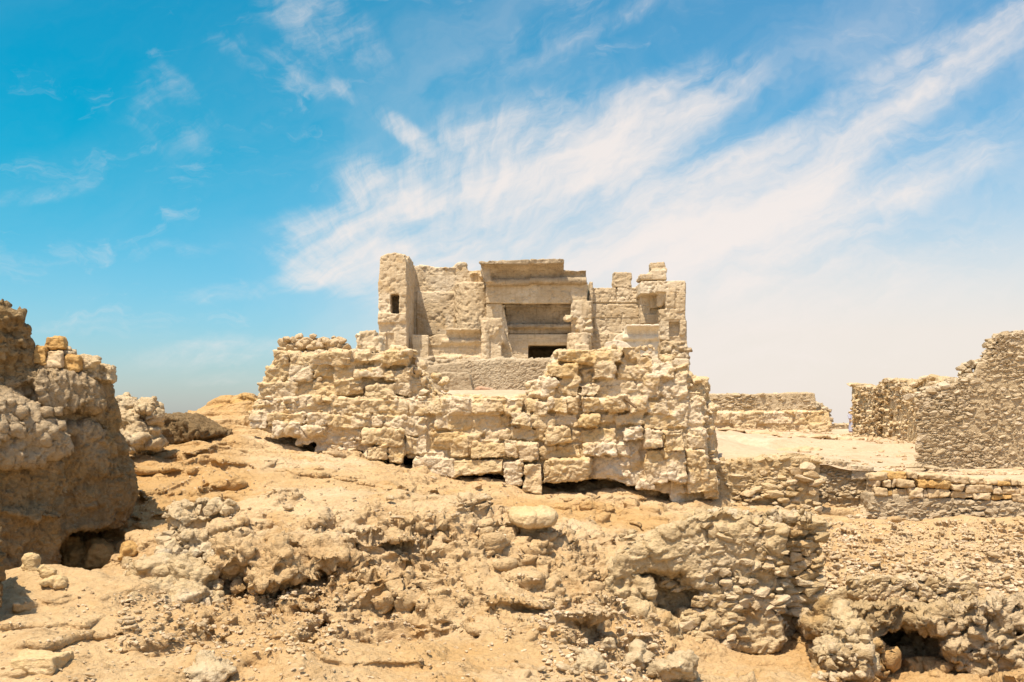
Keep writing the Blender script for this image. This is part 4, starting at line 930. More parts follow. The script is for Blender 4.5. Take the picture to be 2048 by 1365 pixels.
for k, (x0, y0, x1, y1) in enumerate(SW):
    bb = B(); Y = 26.62 + r2.uniform(-.06, .08); a, c, d, e = 1400 + x0 / 3.16, 640 + y0 / 3.16, 1400 + x1 / 3.16, 640 + y1 / 3.16
    w_, h_ = (d - a) / 2 / F * Y, (e - c) / 2 / F * Y; ctr = P((a + d) / 2, (c + e) / 2, Y + .25)
    bb.box((ctr[0] - w_ * .96, Y + .03, ctr[2] - h_ * .9), (ctr[0] + w_ * .96, Y + .6, ctr[2] + h_ * .9), .035); bb.stone((ctr[0], Y + .25, ctr[2]), (w_ * 1.02, .3, h_ * 1.02), rotm(0, 0, 0), kind=k)
    me = remesh(bb, .026, 2, 'stone', rdisp(.45, 1.4), tint=False)
    obj('stone', me, M['orange'] if k % 7 == 1 else M['loose'], DW)
# ---------------------------------------------------------------- rock masses
def rock_disp(a=1.0, f0=1.0):
    def f(p, n):
        v = p * (1, 1, .6)
        pit = sstep(.5, .8, fbm(p * 3.5 * f0 + 13, 4) * .5 + .5)
        return a * (0.09 * fbm(p * .9 * f0, 3) + .015 * ridged(v * 5 * f0, 3) + .010 * fbm(p * 11, 3) + .010 * ridged(p * 13, 2) + .10 * broken(p, 1.3 * f0, 1.2, 1.0, .4) + .05 * broken(p, 3.8 * f0, 1.2, 1.0, .7) + .014 * broken(p, 10 * f0, 1.0, 1.0, .8) - .10 * pit * sstep(-.2, .3, fbm(p * .6 + 7, 2)))
    return f
# brown outcrop at the left edge
b = B()
OUT = [(-60,590),(0,604),(16,606),(30,636),(56,656),(64,690),(80,728),(130,722),(170,728),(215,742),(222,760),(234,795),(243,878),(262,930),(276,985),(262,1030),(240,1060),(-60,1060)]
b.slab([P(x, y, 16.7 + (x - 240) * .0058) for x, y in OUT], (-2.9, 5, -.4))
b.slab([P(x, y, 16.3 + (x - 240) * .0058) for x, y in [(76,737),(120,738),(165,752),(196,778),(206,812),(190,822),(150,812),(110,822),(88,806),(78,775)]], (-.5, 1.2, .05))     # overhanging brow
b.slab([P(x, y, 16.5 + (x - 240) * .0058) for x, y in [(-60,800),(60,830),(110,850),(170,850),(215,866),(236,905),(252,960),(262,1010),(236,1045),(200,1060),(150,1062),(118,1085),(100,1150),(-60,1180)]], (-1.0, 2.0, 0))
b.slab([P(x, y, 16.12 + (x - 240) * .0058) for x, y in [(-60,800),(20,804),(60,824),(100,856),(128,882),(140,897),(110,920),(60,930),(-60,935)]], (-.7, .9, .5))   # sunlit shelf
b.slab([P(x, y, 16.3 + (x - 240) * .0058) for x, y in [(-60,900),(60,915),(120,930),(140,990),(118,1060),(104,1150),(60,1175),(-60,1180)]], (-.7, 1.6, .1))
r2 = random.Random(21)
for x0, y0, x1, y1, Y, n, r0, r1 in [(-40,625,50,720,16.6,26,.1,.34),(0,700,75,790,16.65,14,.08,.28),(-40,805,120,890,16.05,30,.03,.10)]:
    for _ in range(n):
        s = r0 + (r1 - r0) * r2.random() ** 2; xx = r2.uniform(x0, x1); b.stone(P(xx, r2.uniform(y0, y1), Y + (xx - 240) * .0058 + s * r2.uniform(.2, .8)), (s * r2.uniform(.8, 1.3), s, s * r2.uniform(.6, 1)), kind=r2.randrange(24))
for x, y, Y, w_, h_ in [(40,1030,16.3,.3,.2),(85,1032,16.3,.26,.2)]: b.stone(P(x, y, Y + (x - 240) * .0058), (w_, .35, h_))
me = remesh(b, .026, 6, 'brown_outcrop', lambda p, n: .12 * fbm(p * .7, 3) + .03 * broken(p, 1.6, .6, 1, .2) + .03 * broken(p, 5, .6, 1, .6) + .028 * broken(p, 11., .8, 1, .7) + .045 * ridged(p * (2.6, 2.6, .4), 3) + .015 * fbm(p * 12, 2) - .08 * sstep(.6, .8, fbm(p * 3.4 + 5, 3) * .5 + .5), tint=False)
p = coords(me); t = .40 + .22 * fbm(p * .8 + 3, 3)
for px_, py_, Y_, r_, a_ in [(60,835,15.0,.75,.5),(110,875,15.3,.5,.45),(0,840,14.7,.8,.3),(140,750,15.7,.6,.35),(40,700,17,.6,.25),(205,770,16.8,.4,.35),(0,640,17,.6,.15)]:
    c_ = P(px_, py_, Y_); t += a_ * np.exp(-((p - c_) ** 2).sum(1) / r_ ** 2)
me.attributes.new('tint', 'FLOAT', 'POINT').data.foreach_set('value', np.clip(t, 0, 1).astype(np.float32))
o = obj('brown_outcrop', me, M['outcrop']); tag(o, 'high brown weathered rock outcrop with an overhanging brow beside the worn ramp', 'rock')
def lump(name, parts_, mat, label, cat='rock', vox=.03, a=.7, sm=1, f0=1.4, cen=True, extra=None, grp=None):
    b = B()
    for px, py, Y, w_, d_, h_, rx, ry, kd in parts_: b.stone(P(px, py, Y), (w_, d_, h_), rotm(rx, ry, 0), kind=kd)
    if extra: extra(b)
    o = obj(name, remesh(b, vox, sm, name, rock_disp(a, f0), tint=False), M[mat]); tag(o, label, cat, grp)
    return recentre(o) if cen else o
# stones lodged along the outcrop's top
def capstone(x0, y0, x1, y1, Y, mat, label, slant=0.0, a_=.22):
    b = B(); c, d = P(x0, y1, Y), P(x1, y0, Y); w_ = d[0] - c[0]
    b.slab([(c[0], Y, c[2]), (d[0], Y, c[2] - slant * .3), (d[0] - w_ * R.uniform(.05, .2), Y + .03, d[2] - slant), (c[0] + w_ * R.uniform(.08, .22), Y + .03, d[2])], (-.08, .4, 0))
    o = obj('stone', remesh(b, .016, 3, 'stone', rock_disp(a_, 2.0), tint=False), M[mat]); tag(o, label, 'stone'); recentre(o)
capstone(85, 674, 128, 696, 15.78, 'orange', 'flat-topped orange stone, the highest of those lodged on the brown outcrop')
capstone(62, 688, 91, 727, 15.62, 'orange', 'squarish orange-brown stone wedged beneath the flat-topped one on the outcrop', .05)
capstone(89, 702, 124, 735, 15.66, 'loose', 'smooth grey-tan stone between two orange ones on the outcrop')
capstone(84, 692, 142, 706, 15.92, 'pale_rock', 'crumbly pale stone slab lying right under the highest orange stone on the outcrop', .03, .4)
capstone(122, 710, 158, 742, 15.8, 'orange', 'dark orange stone with chipped face beside the smooth grey-tan one on the outcrop', .04)
capstone(157, 716, 196, 756, 16.0, 'pale_rock', 'greyish white crusted stone near the outer end of the outcrop top', .03, .5)
capstone(193, 724, 223, 758, 16.3, 'pale_rock', 'cream rounded stone at the very tip of the outcrop top', .08, .4)
# white crusted knob and the wedge-shaped rock beside it
def white_extra(b):
    r2 = random.Random(3)
    for _ in range(60): s = r2.uniform(.08, .3); b.stone(P(r2.uniform(238, 310), r2.uniform(810, 890), 22.2 + r2.uniform(-.2, .3)), (s, s, s * .8), kind=r2.randrange(24))
lump('white_knob', [(256,840,22.6,.45,.8,.6,0,0,1),(280,870,22.4,.6,.8,.4,0,.2,4),(262,880,22.0,.5,.6,.35,0,0,6),(300,880,22.3,.4,.6,.3,0,.1,7),(255,800,22.7,.28,.4,.16,0,0,9)], 'pale_rock', 'white crusted rock knob behind the brown outcrop at the head of the ramp', 'rock', .03, .9, 1, 1.4, False, white_extra)
b = B(); b.slab([P(x, y, 23.6) for x, y in [(285,895),(282,830),(305,825),(350,836),(392,862),(396,872),(370,882),(330,898),(300,910)]], (0.4, 1.6, 0)); b.stone(P(310, 880, 23.4), (.4, .5, .3))
o = obj('wedge_rock', remesh(b, .03, 2, 'wedge_rock', rock_disp(.7, 1.2), tint=False), M['outcrop']); tag(o, 'brown wedge-shaped rock tapering from the white knob down onto the ramp', 'rock')
# orange boulders at the crest of the ramp
lump('boulder', [(493,803,30.5,.42,.5,.3,0,.1,2),(500,812,30.4,.3,.5,.25,0,0,5)], 'orange', 'big layered orange boulder on the ramp crest touching the platform', 'boulder', .03, .5)
lump('boulder', [(478,808,30.0,.30,.3,.15,0,0,8)], 'orange', 'rounded orange stone tucked in front of the big layered boulder on the crest', 'boulder', .03, .4)
lump('boulder', [(447,815,30.5,.38,.4,.12,0,-.06,11),(440,818,30.4,.22,.3,.1,0,0,2)], 'orange', 'long flat orange slab at the open end of the ramp crest', 'boulder', .03, .4)
lump('boulder', [(488,823,30.0,.45,.4,.1,0,.25,3)], 'loose', 'low pinkish slab lying under the crest boulders', 'boulder', .03, .4)
# the pale boulder on the shelf below the platform
h = hit(1066, 1052) or (0.5, 20, -2)
YB = h[1]; zb = h[2]; hw = 45 / F * YB; hh = 21 / F * YB
b = B()
IC = bmesh.new(); bmesh.ops.create_icosphere(IC, subdivisions=4, radius=1); Vb = np.array([v.co[:] for v in IC.verts]); Fb = [[v.index for v in f.verts] for f in IC.faces]; IC.free()
Vb = np.sign(Vb) * np.abs(Vb) ** .6; Vb[:, 2] = np.where(Vb[:, 2] > 0, Vb[:, 2] * .8, Vb[:, 2]); Vb[:, 0] *= 1 - .16 * np.clip(-Vb[:, 2], 0, 1) ** 2
b.add(Vb * (hw * 1.05, .5, hh * .92) @ rotm(0.05, .02, .06).T + (h[0], YB + .3, zb + hh * .72), Fb)
o = obj('boulder', remesh(b, .02, 2, 'boulder', rock_disp(.28, 1.6), tint=False), M['platform']); tag(o, 'smooth yellowish boulder resting alone on the bare shelf below the platform', 'boulder'); recentre(o)
# conglomerate lumps, foreground
def conglom(regs, seed):
    def f(b):
        r2 = random.Random(seed)
        for x0, y0, x1, y1, Y0, Y1, n, r0, r1 in regs:
            for _ in range(n):
                t = r2.random(); y = y0 + (y1 - y0) * t; s = r0 + (r1 - r0) * r2.random() ** 1.6
                (b.chip if _ % 2 else b.stone)(P(r2.uniform(x0, x1), y, Y0 + (Y1 - Y0) * t + s * r2.uniform(-.1, .6) - (.12 if _ % 2 else 0)), (s * r2.uniform(.7, 1.2) * (.7 if _ % 2 else 1), s * .8, s * .6), rotm(r2.uniform(-.4, .4), r2.uniform(-.4, .4), r2.uniform(0, 6)))
    return f
lump('conglomerate_rock', [(395,1045,15.90,.5,.6,.35,0,.05,3),(365,1050,15.70,.26,.5,.38,0,0,5),(430,1050,15.90,.34,.5,.36,0,.1,7),(375,1025,16.10,.32,.4,.18,0,0,9),(420,1022,16.20,.34,.4,.18,0,0,1),(400,1085,15.40,.55,.5,.25,0,0,2)], 'pale_rock', 'grey craggy conglomerate knob crowning the foreground bank beside the ramp foot', 'rock', .026, .75, 1, 1.8, False, conglom([(335,1005,465,1060,15.7,15.6,46,.06,.22),(320,1060,470,1120,15.5,14.7,70,.06,.2)], 1))
lump('pebbly_rock', [(330,1150,14.05,.55,.5,.3,0,0,3),(390,1150,13.85,.4,.5,.34,0,.1,6),(290,1180,13.25,.42,.4,.25,0,0,8),(350,1190,13.25,.5,.4,.22,0,0,1),(275,1215,12.65,.22,.3,.24,0,0,4)], 'rubble_warm', 'lumpy pebble-studded rock sloping down from the grey knob toward the hollow', 'rock', .024, .5, 0, 1.8, False, conglom([(250,1120,340,1150,14.6,14.2,30,.05,.14),(240,1150,440,1215,14.2,13.2,130,.05,.16),(245,1200,300,1245,13.1,12.7,36,.05,.14),(350,1115,440,1160,14.5,14.0,50,.05,.14)], 2))
lump('bank_rock', [(520,1060,15.70,.9,.8,.32,0,0,2),(600,1090,14.90,.9,.8,.35,0,0,5),(500,1110,14.30,.6,.7,.4,0,0,7),(560,1130,13.90,.7,.6,.35,0,.1,4),(480,1120,14.10,.3,.5,.35,0,0,11),(640,1110,14.30,.5,.6,.3,0,0,8)], 'slope', 'broad eroded bank face of tan rock beside the grey conglomerate knob', 'rock', .026, 1.0, 1, 1.6, False, conglom([(470,1060,680,1180,15.3,13.9,60,.06,.2)], 12))
def resting(name, px, py, wpx, hpx, mat, label, kd, a_=.3, cat='stone'):
    h = hit(px, py + hpx * .3)
    if h is None: return
    k = h[1] / F; b = B(); b.stone((h[0], h[1] + wpx * .3 * k, h[2] + hpx * .25 * k), (wpx * .5 * k, wpx * .42 * k, hpx * .62 * k), rotm(0, 0, .3), rnd=True)
    b.stone((h[0] + wpx * .15 * k, h[1] + wpx * .3 * k, h[2] + hpx * .2 * k), (wpx * .38 * k, wpx * .38 * k, hpx * .5 * k), kind=kd)
    o = obj(name, remesh(b, .018, 2, name, rock_disp(a_, 1.8), tint=False), M[mat]); tag(o, label, cat); recentre(o)
resting('rounded_stone', 55, 1128, 40, 40, 'platform', 'lumpy yellow stone at the mouth of the shaded hollow nearest the photo edge', 2)
resting('rounded_stone', 87, 1146, 44, 30, 'platform', 'smooth oval yellow stone second along the sill of the shaded hollow', 7, .2)
resting('rounded_stone', 100, 1166, 56, 20, 'platform', 'low flat yellow stone lying just below the smooth oval one', 8)
lump('shaded_boulder', [(200,1112,16.9,.45,.5,.34,0,.1,4),(150,1108,16.9,.25,.4,.34,0,0,8)], 'orange', 'large orange-brown boulder deep in the shade under the outcrop', 'boulder', .028, .5)
lump('ramp_boulder', [(262,1098,15.7,.28,.4,.16,0,-.12,4)], 'orange', 'sunlit banded orange boulder on the ramp beside the shaded one', 'boulder', .024, .35)
# near rock at the very left, whose block casts the corner shadow
b = B(); b.slab([P(x, y, 11.6) for x, y in [(-220,1095),(-14,1090),(0,1120),(6,1160),(4,1215),(-14,1240),(-220,1260)]], (-.7, 1.0, 0)); b.slab([P(x, y, 11.5) for x, y in [(-220,1050),(-60,1056),(2,1062),(4,1082),(-10,1090),(-220,1096)]], (-.6, 1.0, 0))
o = obj('near_rock', remesh(b, .022, 2, 'near_rock', rock_disp(.5, 1.6), tint=False), M['outcrop']); tag(o, 'dark shaded rock stack with a flat capstone at the lower edge of the outcrop', 'rock')
# squared stones in the bottom corner
lump('squared_stone', [(62,1340,10.35,.22,.2,.11,0,0,14)], 'platform', 'squared tan stone block with a shaded front in the bottom corner', 'stone', .016, .2, 2, 1.8, True, lambda b: b.box(P(14, 1362, 10.05), (P(108, 0, 10.05)[0], 10.5, P(0, 1318, 10.05)[2]), .03))
lump('flat_rock', [(410,1345,10.4,.38,.5,.18,0,0,2),(440,1340,10.4,.28,.5,.2,0,0,6)], 'pale_rock', 'broad pale flat-topped rock jutting from the bottom foreground', 'rock', .02, .45, 2, 1.6)
# eroded rubble wall stump, foreground right
b = B(); YW = 14.6
WALL = [(1228,1125),(1250,1098),(1307,1068),(1362,1040),(1417,1020),(1465,1018),(1530,1026),(1580,1022),(1622,1026),(1634,1060),(1642,1120),(1650,1200),(1606,1232),(1590,1285),(1555,1315),(1440,1302),(1372,1296),(1280,1300),(1205,1272),(1195,1214),(1210,1165)]
b.slab([P(x, y, YW + .55) for x, y in WALL], (0, .9, -.25))
up = [(1231,1130),(1250,1104),(1307,1072),(1362,1044),(1417,1022),(1465,1020),(1530,1030),(1565,1060),(1560,1150),(1540,1230),(1480,1250),(1420,1230),(1400,1170),(1360,1140),(1300,1135),(1260,1150),(1220,1160)]
b.slab([P(x, y, YW) for x, y in up], (0, 1.2, -.3))
b.slab([P(x, y, YW) for x, y in [(1222,1155),(1262,1148),(1300,1165),(1310,1215),(1345,1260),(1420,1225),(1480,1245),(1545,1225),(1585,1250),(1580,1285),(1545,1312),(1440,1298),(1372,1290),(1280,1296),(1208,1270),(1198,1214)]], (0, 1.2, 0))
b.slab([P(x, y, YW - .25) for x, y in [(1205,1215),(1270,1210),(1330,1240),(1360,1265),(1350,1285),(1280,1288),(1215,1265)]], (0, 1.2, 0))
r2 = random.Random(31)
def wst(x0, y0, x1, y1, Y, n, r0, r1, pw=1.6):
    for _ in range(n):
        s = r0 + (r1 - r0) * r2.random() ** pw; b.chip(P(r2.uniform(x0, x1), r2.uniform(y0, y1), Y + s * r2.uniform(-.1, .5)), (s * r2.uniform(.8, 1.5), s, s * r2.uniform(.4, .8)), rotm(r2.uniform(-.3, .3), r2.uniform(-.4, .4), r2.uniform(-.4, .4)))
wst(1330, 1050, 1570, 1140, YW, 80, .03, .12); wst(1320, 1125, 1420, 1180, YW + .25, 50, .05, .11, 1); wst(1390, 1130, 1580, 1230, YW, 75, .03, .14); wst(1390, 1180, 1480, 1225, YW - .03, 26, .06, .12, 1); wst(1370, 1225, 1480, 1295, YW - .05, 40, .05, .16, 1.2)
wst(1340, 1265, 1420, 1300, YW - .15, 16, .07, .16, 1); wst(1545, 1035, 1640, 1230, YW + .5, 150, .05, .17, 1.3); wst(1300, 1185, 1400, 1225, YW + .5, 30, .03, .1); wst(1240, 1060, 1330, 1110, YW + .1, 30, .03, .1)
for _ in range(60): c = P(r2.uniform(1400, 1625), r2.uniform(1026, 1036), YW + r2.uniform(.1, .9)); b.stone((c[0], c[1], c[2]), (.13, .12, .08))
o = obj('ruined_wall', remesh(b, .021, 0, 'ruined_wall', lambda p, n: .10 * fbm(p * 1.0, 3) + .01 * ridged(p * 4, 3) + .010 * fbm(p * 10, 3) + .008 * ridged(p * 15, 2) + .07 * broken(p, 1.5, 1.0, 1., .3) + .035 * broken(p, 4., 1.2, 1., .7) + .016 * broken(p, 10, 1.2, 1., .6) - .09 * sstep(.55, .8, fbm(p * 3.2 + 50, 3) * .5 + .5)), M['rubble_warm']); tag(o, 'big eroded stump of mud and rubble wall with a hollowed face, below the retaining wall', 'ruined wall')
# cobble facing and crag under the rubble slope
b = B(); b.slab([P(x, y, 16.9) for x, y in [(1655,1190),(1720,1160),(1800,1158),(1900,1158),(1945,1165),(1930,1200),(1860,1232),(1780,1222),(1720,1200),(1670,1220)]], (0, .8, -.32))
r2 = random.Random(41)
for _ in range(190):
    x = r2.uniform(1700, 1945); y = r2.uniform(1155, 1190 + 40 * math.exp(-((x - 1850) / 70) ** 2)); s = r2.uniform(.05, .13); b.chip(P(x, y, 16.86), (s * 1.2, .12, s * .9), rotm(r2.uniform(-.3, .3), r2.uniform(-.6, .6), 0))
o = obj('cobble_wall', remesh(b, .022, 0, 'cobble_wall', wall_disp(.6, 1.4)), M['rubble_warm']); tag(o, 'tightly packed band of small cobbles along the lower edge of the rubble slope', 'cobble wall')
def crag_extra(b):
    r2 = random.Random(51)
    for x0, y0, x1, y1, Y, n, r0, r1 in [(1640,1212,2060,1255,14.2,45,.06,.26),(1930,1275,2060,1365,14.1,26,.08,.26),(1640,1290,1730,1365,14.2,20,.08,.26)]:
        for _ in range(n): s = r0 + (r1 - r0) * r2.random() ** 2; b.stone(P(r2.uniform(x0, x1), r2.uniform(y0, y1), Y + s * r2.uniform(.1, .8)), (s * 1.2, s, s * .8), kind=r2.randrange(24))
    b.slab([P(x, y, 14.3) for x, y in [(1625,1240),(1660,1214),(1760,1207),(1900,1216),(2120,1204),(2120,1268),(1985,1262),(1920,1268),(1870,1252),(1815,1250),(1780,1266),(1735,1290),(1690,1300),(1640,1290)]], (0, 2.2, -.5))
    b.slab([P(x, y, 14.1) for x, y in [(1905,1275),(1960,1252),(2020,1262),(2120,1300),(2120,1400),(1985,1400),(1930,1345),(1900,1310)]], (0.3, 2.2, -.5))
    b.slab([P(x, y, 14.2) for x, y in [(1640,1285),(1720,1285),(1742,1310),(1720,1345),(1700,1380),(1620,1380)]], (0, 1.8, -.5))
    b.slab([P(x, y, 16.3) for x, y in [(1640,1225),(2120,1225),(2120,1420),(1640,1420)]], (0, .8, -.4))
    for x, y, Y, w_ in [(1800,1340,15.2,.45),(1850,1300,15.6,.4),(1880,1355,14.9,.35),(1770,1370,14.6,.3)]: b.stone(P(x, y, Y), (w_, .4, w_ * .7))
lump('brown_crag', [(1720,1300,14.4,.4,.5,.4,0,0,3)], 'crag', 'overhanging brown crag with a dark hollow beneath, under the band of cobbles', 'rock', .024, 1.0, 1, 1.3, False, crag_extra)
lump('rock_spur', [(1690,1270,13.6,.32,.4,.42,0,.1,3),(1660,1310,13.3,.3,.4,.3,0,0,5),(1710,1320,13.4,.3,.4,.4,0,0,7)], 'rubble_warm', 'craggy stony spur between the ruined wall stump and the brown crag', 'rock', .022, .7, 1, 1.8, False, conglom([(1640,1240,1730,1365,13.5,12.8,70,.05,.15)], 9))
# ---------------------------------------------------------------- loose stones lying about
VAR = []
for k in range(14):
    b = B(); b.stone((0, 0, 0), (1, .8, .62), rotm(0, 0, 0), kind=k)
    if k % 3 == 0: b.stone((.2, .1, .05), (.75, .7, .5), rotm(0, .2, .5), kind=k + 5)
    me = remesh(b, .13, 2, 'loose_stone', lambda p, n: .10 * fbm(p * 1.6, 3) + .05 * fbm(p * 5, 3), tint=False)
    me.materials.append(M['loose']); VAR.append(me)
VARO = []
for me in VAR[:6]: c = me.copy(); c.materials.clear(); c.materials.append(M['orange']); VARO.append(c)
proto = bpy.data.objects.new('loose_stone', VAR[0])
def put(x, y, z, s, label, group, name='loose_stone', mats=VAR, sq=1.0, r2=R, tilt=.35):
    o = proto.copy(); o.data = r2.choice(mats); o.name = name; COL.objects.link(o)
    o.location = (x, y, z); o.scale = (s * r2.uniform(.85, 1.3), s * r2.uniform(.85, 1.1), s * sq * r2.uniform(.8, 1.2)); o.rotation_euler = (r2.uniform(-tilt, tilt), r2.uniform(-tilt, tilt), r2.uniform(0, 6.28))
    return tag(o, label, 'stone', group)
# dry row of cobbles on the platform's upper left corner
r2 = random.Random(61)
rows = [(560,694,699,.15,15),(564,696,692,.16,14),(560,692,686,.15,14),(568,690,680,.14,11),(590,688,674,.11,6)]
for px0, px1, py, s, n in rows:
    for i in range(n):
        x = px0 + (px1 - px0) * (i + r2.uniform(.2, .8)) / n
        if py < 680 and 600 < x < 612: continue
        yy_ = py + (x - 560) * .03 + r2.uniform(-2, 2); c = P(x, yy_, 25.65 + r2.uniform(-.1, .15))
        put(*c, s * r2.uniform(.8, 1.25), 'one of the small dry cobbles heaped in a low row on the platform corner', 'cobbles heaped on the platform corner', sq=1.1, r2=r2)
for x, y, w_ in [(735,678,.42),(725,688,.3),(752,690,.3)]:
    pass
b = B(); Y = 28.6
for x0, y0, x1, y1 in [(712,668,722,690),(722,664,748,690),(714,686,760,728),(748,672,762,728)]:
    p0, p1 = P(x0, y1, Y), P(x1, y0, Y); b.box((p0[0], Y, p0[2]), (p1[0], Y + 1, p1[2]), .06)
o = obj('masonry_stub', remesh(b, .035, 2, 'masonry_stub', rdisp(.8)), M['temple']); tag(o, 'short stub of squared masonry between the cobble row and the temple end pier', 'masonry')
def scatter(region, n, s0, s1, label, group, seed, mats=VAR, sq=.8):
    r2 = random.Random(seed)
    for _ in range(n):
        h = hit(r2.uniform(region[0], region[2]), r2.uniform(region[1], region[3]))
        if h is None: continue
        s = s0 + (s1 - s0) * r2.random() ** 2.5
        put(h[0], h[1], h[2] + s * .22, s, label, group, r2=r2, mats=mats, sq=sq)
scatter((1650,1050,2048,1165), 95, .035, .13, 'small tan stone lying loose on the rubble slope below the dry-stone wall', 'stones on the rubble slope', 1)
scatter((560,930,1040,1060), 26, .03, .10, 'small stone lying on the bare shelf at the foot of the platform', 'stones on the shelf', 2)
scatter((230,1225,420,1300), 28, .03, .085, 'small pale stone fallen at the foot of the pebble-studded rock', 'stones below the pebbly rock', 3)
scatter((1080,1215,1330,1365), 50, .03, .085, 'small stone strewn before the eroded wall stump', 'stones before the wall stump', 4)
scatter((0,1190,700,1365), 22, .02, .055, 'tiny stone scattered over the bottom foreground rock', 'stones on the near rock', 5)
h = hit(920, 1018)
lump_stone = [((921,1016),.085,'small rounded yellow stone beside a thin flat chip on the bare shelf'),((906,1009),.07,'thin flat stone chip beside the small rounded yellow stone on the bare shelf'),((796,1045),.13,'flat grey flake of stone lying on the bank below the platform')]
for (x, y), s, lb in lump_stone:
    h = hit(x, y)
    if h: put(h[0], h[1], h[2] + s * .35, s, lb, None, r2=random.Random(int(x)), sq=.9 if x == 921 else .45, tilt=.1)
for (x, y), s, lb in [((1258,1325),.33,'largest pale boulder at the foot of the wall stump, half buried'),((1350,1345),.36,'broad pinkish-cream boulder below the hollow of the wall stump'),((1210,1290),.16,'rounded cream stone set against the corner of the wall stump'),((1175,1330),.2,'knobbly pale stone a little before the wall stump corner')]:
    h = hit(x, y)
    if h:
        bb = B(); bb.stone((h[0], h[1], h[2] + s * .1), (s, s * .8, s * .6), kind=int(x)); bb.stone((h[0] + s * .3, h[1], h[2] + s * .05), (s * .7, s * .7, s * .5), kind=int(y))
        o = obj('pale_boulder', remesh(bb, .022, 1, 'pale_boulder', rock_disp(.4, 2.0), tint=False), M['pale_rock']); tag(o, lb, 'boulder'); recentre(o)
# ---------------------------------------------------------------- person half hidden by the end of the long wall
b = B(); Y = 62.5; fx, _, fz = P(1707, 868, Y); fz = ht(fx, Y) + .02
def pt(x, z, y=0): return (fx + x, Y + y, fz + z)
V = []
prof = [(0.02,.27,.22),(.3,.25,.2),(.7,.22,.17),(1.0,.20,.15),(1.2,.22,.15),(1.38,.23,.14),(1.46,.16,.11),(1.50,.07,.07)]
for z, rx, ry in prof: V += [pt(rx * math.cos(t), z, ry * math.sin(t)) for t in np.linspace(0, 2 * math.pi, 20, endpoint=False)]
n_ = len(prof); b.add(V, [list(range(20))[::-1], list(range((n_ - 1) * 20, n_ * 20))] + [[k * 20 + i, k * 20 + (i + 1) % 20, (k + 1) * 20 + (i + 1) % 20, (k + 1) * 20 + i] for k in range(n_ - 1) for i in range(20)])
for s in (-1, 1):
    b.tube(pt(s * .2, 1.4), pt(s * .29, 1.1, -.03), .07, .055); b.tube(pt(s * .29, 1.1, -.03), pt(s * .27, .84, -.12), .055, .045)
b.tube(pt(0, 1.46), pt(0, 1.58), .06, .06)
VS, FS = HULLS[0]
ico = bmesh.new(); bmesh.ops.create_icosphere(ico, subdivisions=3, radius=1); IV = np.array([v.co[:] for v in ico.verts], np.float32); IF = [[v.index for v in f.verts] for f in ico.faces]; ico.free()
b.add(IV * (.085, .10, .125) + np.array(pt(0, 1.66)), IF); b.add(IV * (.018, .03, .03) + np.array(pt(0, 1.65, -.1)), IF)
for s in (-1, 1):
    b.add(IV * (.045, .035, .09) + np.array(pt(s * .27, .77, -.13)), IF)
    for k in range(4): b.tube(pt(s * .27 + (k - 1.5) * .018, .74, -.14), pt(s * .27 + (k - 1.5) * .02, .66 + .01 * abs(k - 1.5), -.16), .010, .008, 6)
    b.tube(pt(s * .23, .78, -.15), pt(s * .215, .71, -.19), .012, .009, 6); b.add(IV * (.05, .12, .04) + np.array(pt(s * .09, .04, -.12)), IF)
me = remesh(b, .016, 3, 'person', None, tint=False)
def cloth_mat(name, col):
    m = bpy.data.materials.new(name); m.use_nodes = True; nt = m.node_tree; bs = nt.nodes['Principled BSDF']; bs.inputs['Roughness'].default_value = .9
    tcn = nt.nodes.new('ShaderNodeTexCoord'); nn = noise(nt, tcn.outputs['Object'], 14, 4); nt.links.new(mixc(nt, nn * .4, col, tuple(c * .7 for c in col)), bs.inputs['Base Color']); return m
skin = cloth_mat('skin', (.36, .2, .12)); robe = cloth_mat('pale_blue_robe', (.40, .41, .50))
person = obj('person', me, skin); tag(person, 'standing person in a pale bluish robe, mostly hidden behind the end of the long wall', 'person')
# robe over the body and a head cloth
b = B(); V = []
prof = [(.10,.31,.26),(.5,.27,.22),(.9,.24,.18),(1.2,.25,.175),(1.38,.26,.16),(1.47,.18,.13),(1.51,.10,.10)]
for z, rx, ry in prof: V += [pt((rx + .012 * math.sin(t * 7)) * math.cos(t), z, (ry + .012 * math.sin(t * 7)) * math.sin(t)) for t in np.linspace(0, 2 * math.pi, 40, endpoint=False)]
b.add(V, [list(range(40))[::-1], list(range(6 * 40, 7 * 40))] + [[k * 40 + i, k * 40 + (i + 1) % 40, (k + 1) * 40 + (i + 1) % 40, (k + 1) * 40 + i] for k in range(6) for i in range(40)])
for s in (-1, 1): b.tube(pt(s * .2, 1.41), pt(s * .295, 1.08, -.03), .095, .085); b.tube(pt(s * .295, 1.1, -.03), pt(s * .275, .9, -.10), .085, .08)
obj('robe', remesh(b, .018, 2, 'robe', None, tint=False), robe, person)
b = B(); b.add(IV * (.10, .115, .10) + np.array(pt(0, 1.72, .02)), IF); b.tube(pt(0, 1.72, .06), pt(0, 1.5, .09), .09, .12)
obj('head_cloth', remesh(b, .016, 2, 'head_cloth', None, tint=False), cloth_mat('white_cloth', (.5, .49, .50)), person)

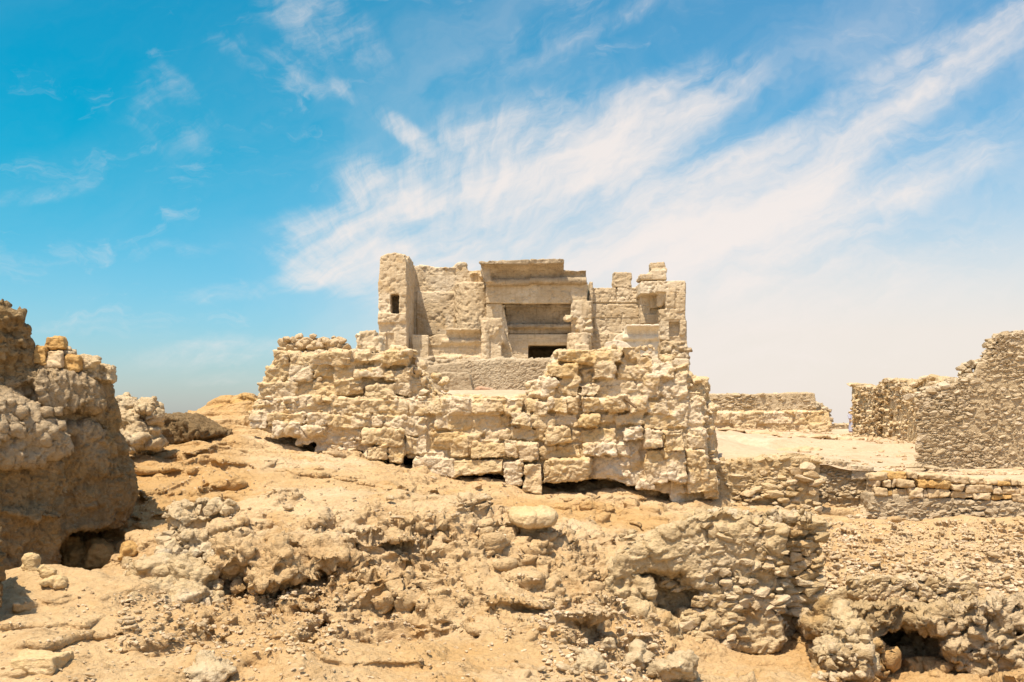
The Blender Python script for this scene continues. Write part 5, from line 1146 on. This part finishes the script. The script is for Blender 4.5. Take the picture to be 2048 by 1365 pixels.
# ---------------------------------------------------------------- gravel: the countless small chips
def gravel(regs, name, label, mat, seed):
    g = np.random.default_rng(seed); rr = random.Random(seed); vs, fs, base = [], [], 0
    for x0, y0, x1, y1, n, s0, s1 in regs:
        for _ in range(n):
            h = hit_fast(rr.uniform(x0, x1), rr.uniform(y0, y1))
            if h is None: continue
            V, Fc = HULLS[rr.randrange(24)]; s = s0 + (s1 - s0) * rr.random() ** 2.5
            q = (V * (s * rr.uniform(.8, 1.4), s, s * rr.uniform(.5, .85))) @ rotm(rr.uniform(-.4, .4), rr.uniform(-.4, .4), rr.uniform(0, 6)).T + (h[0], h[1], h[2] + s * .15)
            vs.append(q); fs += [[i + base for i in f] for f in Fc]; base += len(q)
    me = mesh_from(name, np.vstack(vs), fs); shade(me, False)
    o = obj(name, me, mat); tag(o, label, 'gravel', None, 'stuff')
def hit_fast(px, py):
    ys = np.arange(9.0, 35.5, 0.03); x = (px - HX) / F * ys; z = (HY - py) / F * ys
    i = np.clip(((x + 18) / 0.06).astype(int), 0, HT.shape[1] - 1); j = np.clip(((ys - 8.4) / 0.06).astype(int), 0, HT.shape[0] - 1)
    t = HT[j, i]; k = np.nonzero((t > -50) & (z <= t))[0]
    return None if len(k) == 0 else (float(x[k[0]]), float(ys[k[0]]), float(t[k[0]]))
def terrace_gravel():
    rr = random.Random(91); vs, fs, base = [], [], 0
    spots = [(rr.uniform(10.5, 14.5) if rr.random() < .5 else rr.uniform(10, 24), rr.uniform(28.4, 31) if rr.random() < .4 else rr.uniform(29, 62)) for _ in range(700)]
    for _ in range(420):                                    # foot of the long wall and of the far wall
        t = rr.random() ** 1.3; a0, a1 = np.array(P(1841, 918, 38.5)), np.array(P(1705, 870, 58)); q = a0 * (1 - t) + a1 * t; spots.append((q[0] - rr.random() ** 2 * 2.2, q[1] - rr.random()))
    for _ in range(260): q = P(rr.uniform(1400, 1655), 868, 62.6 - rr.random() ** 2 * 2.5); spots.append((q[0], q[1]))
    for _ in range(200): q = P(rr.uniform(1845, 2060), 945, 30.3 - rr.random() ** 2 * .9); spots.append((q[0], q[1]))
    for x, y in spots:
        s = (.02 + .12 * rr.random() ** 3) * (y / 38); V, Fc = HULLS[rr.randrange(24)]
        q = (V * (s * rr.uniform(.8, 1.4), s, s * .65)) @ rotm(rr.uniform(-.4, .4), 0, rr.uniform(0, 6)).T + (x, y, ht(x, y) + s * .2); vs.append(q); fs += [[i + base for i in f] for f in Fc]; base += len(q)
    me = mesh_from('gravel', np.vstack(vs), fs); shade(me, False)
    tag(obj('gravel', me, M['gravel']), 'stone chips and debris scattered over the dusty terrace and along its wall feet', 'gravel', None, 'stuff')
terrace_gravel()
gravel([(1640,1045,2060,1200,2600,.012,.07),(1080,1200,1340,1365,700,.01,.05),(230,1190,700,1310,700,.01,.045),(440,930,1200,1290,1100,.008,.035),(0,1180,1250,1365,900,.006,.03),(250,880,470,1080,250,.01,.04)], 'gravel', 'fine stone chips and pebbles strewn over the whole rocky slope', M['gravel'], 5)
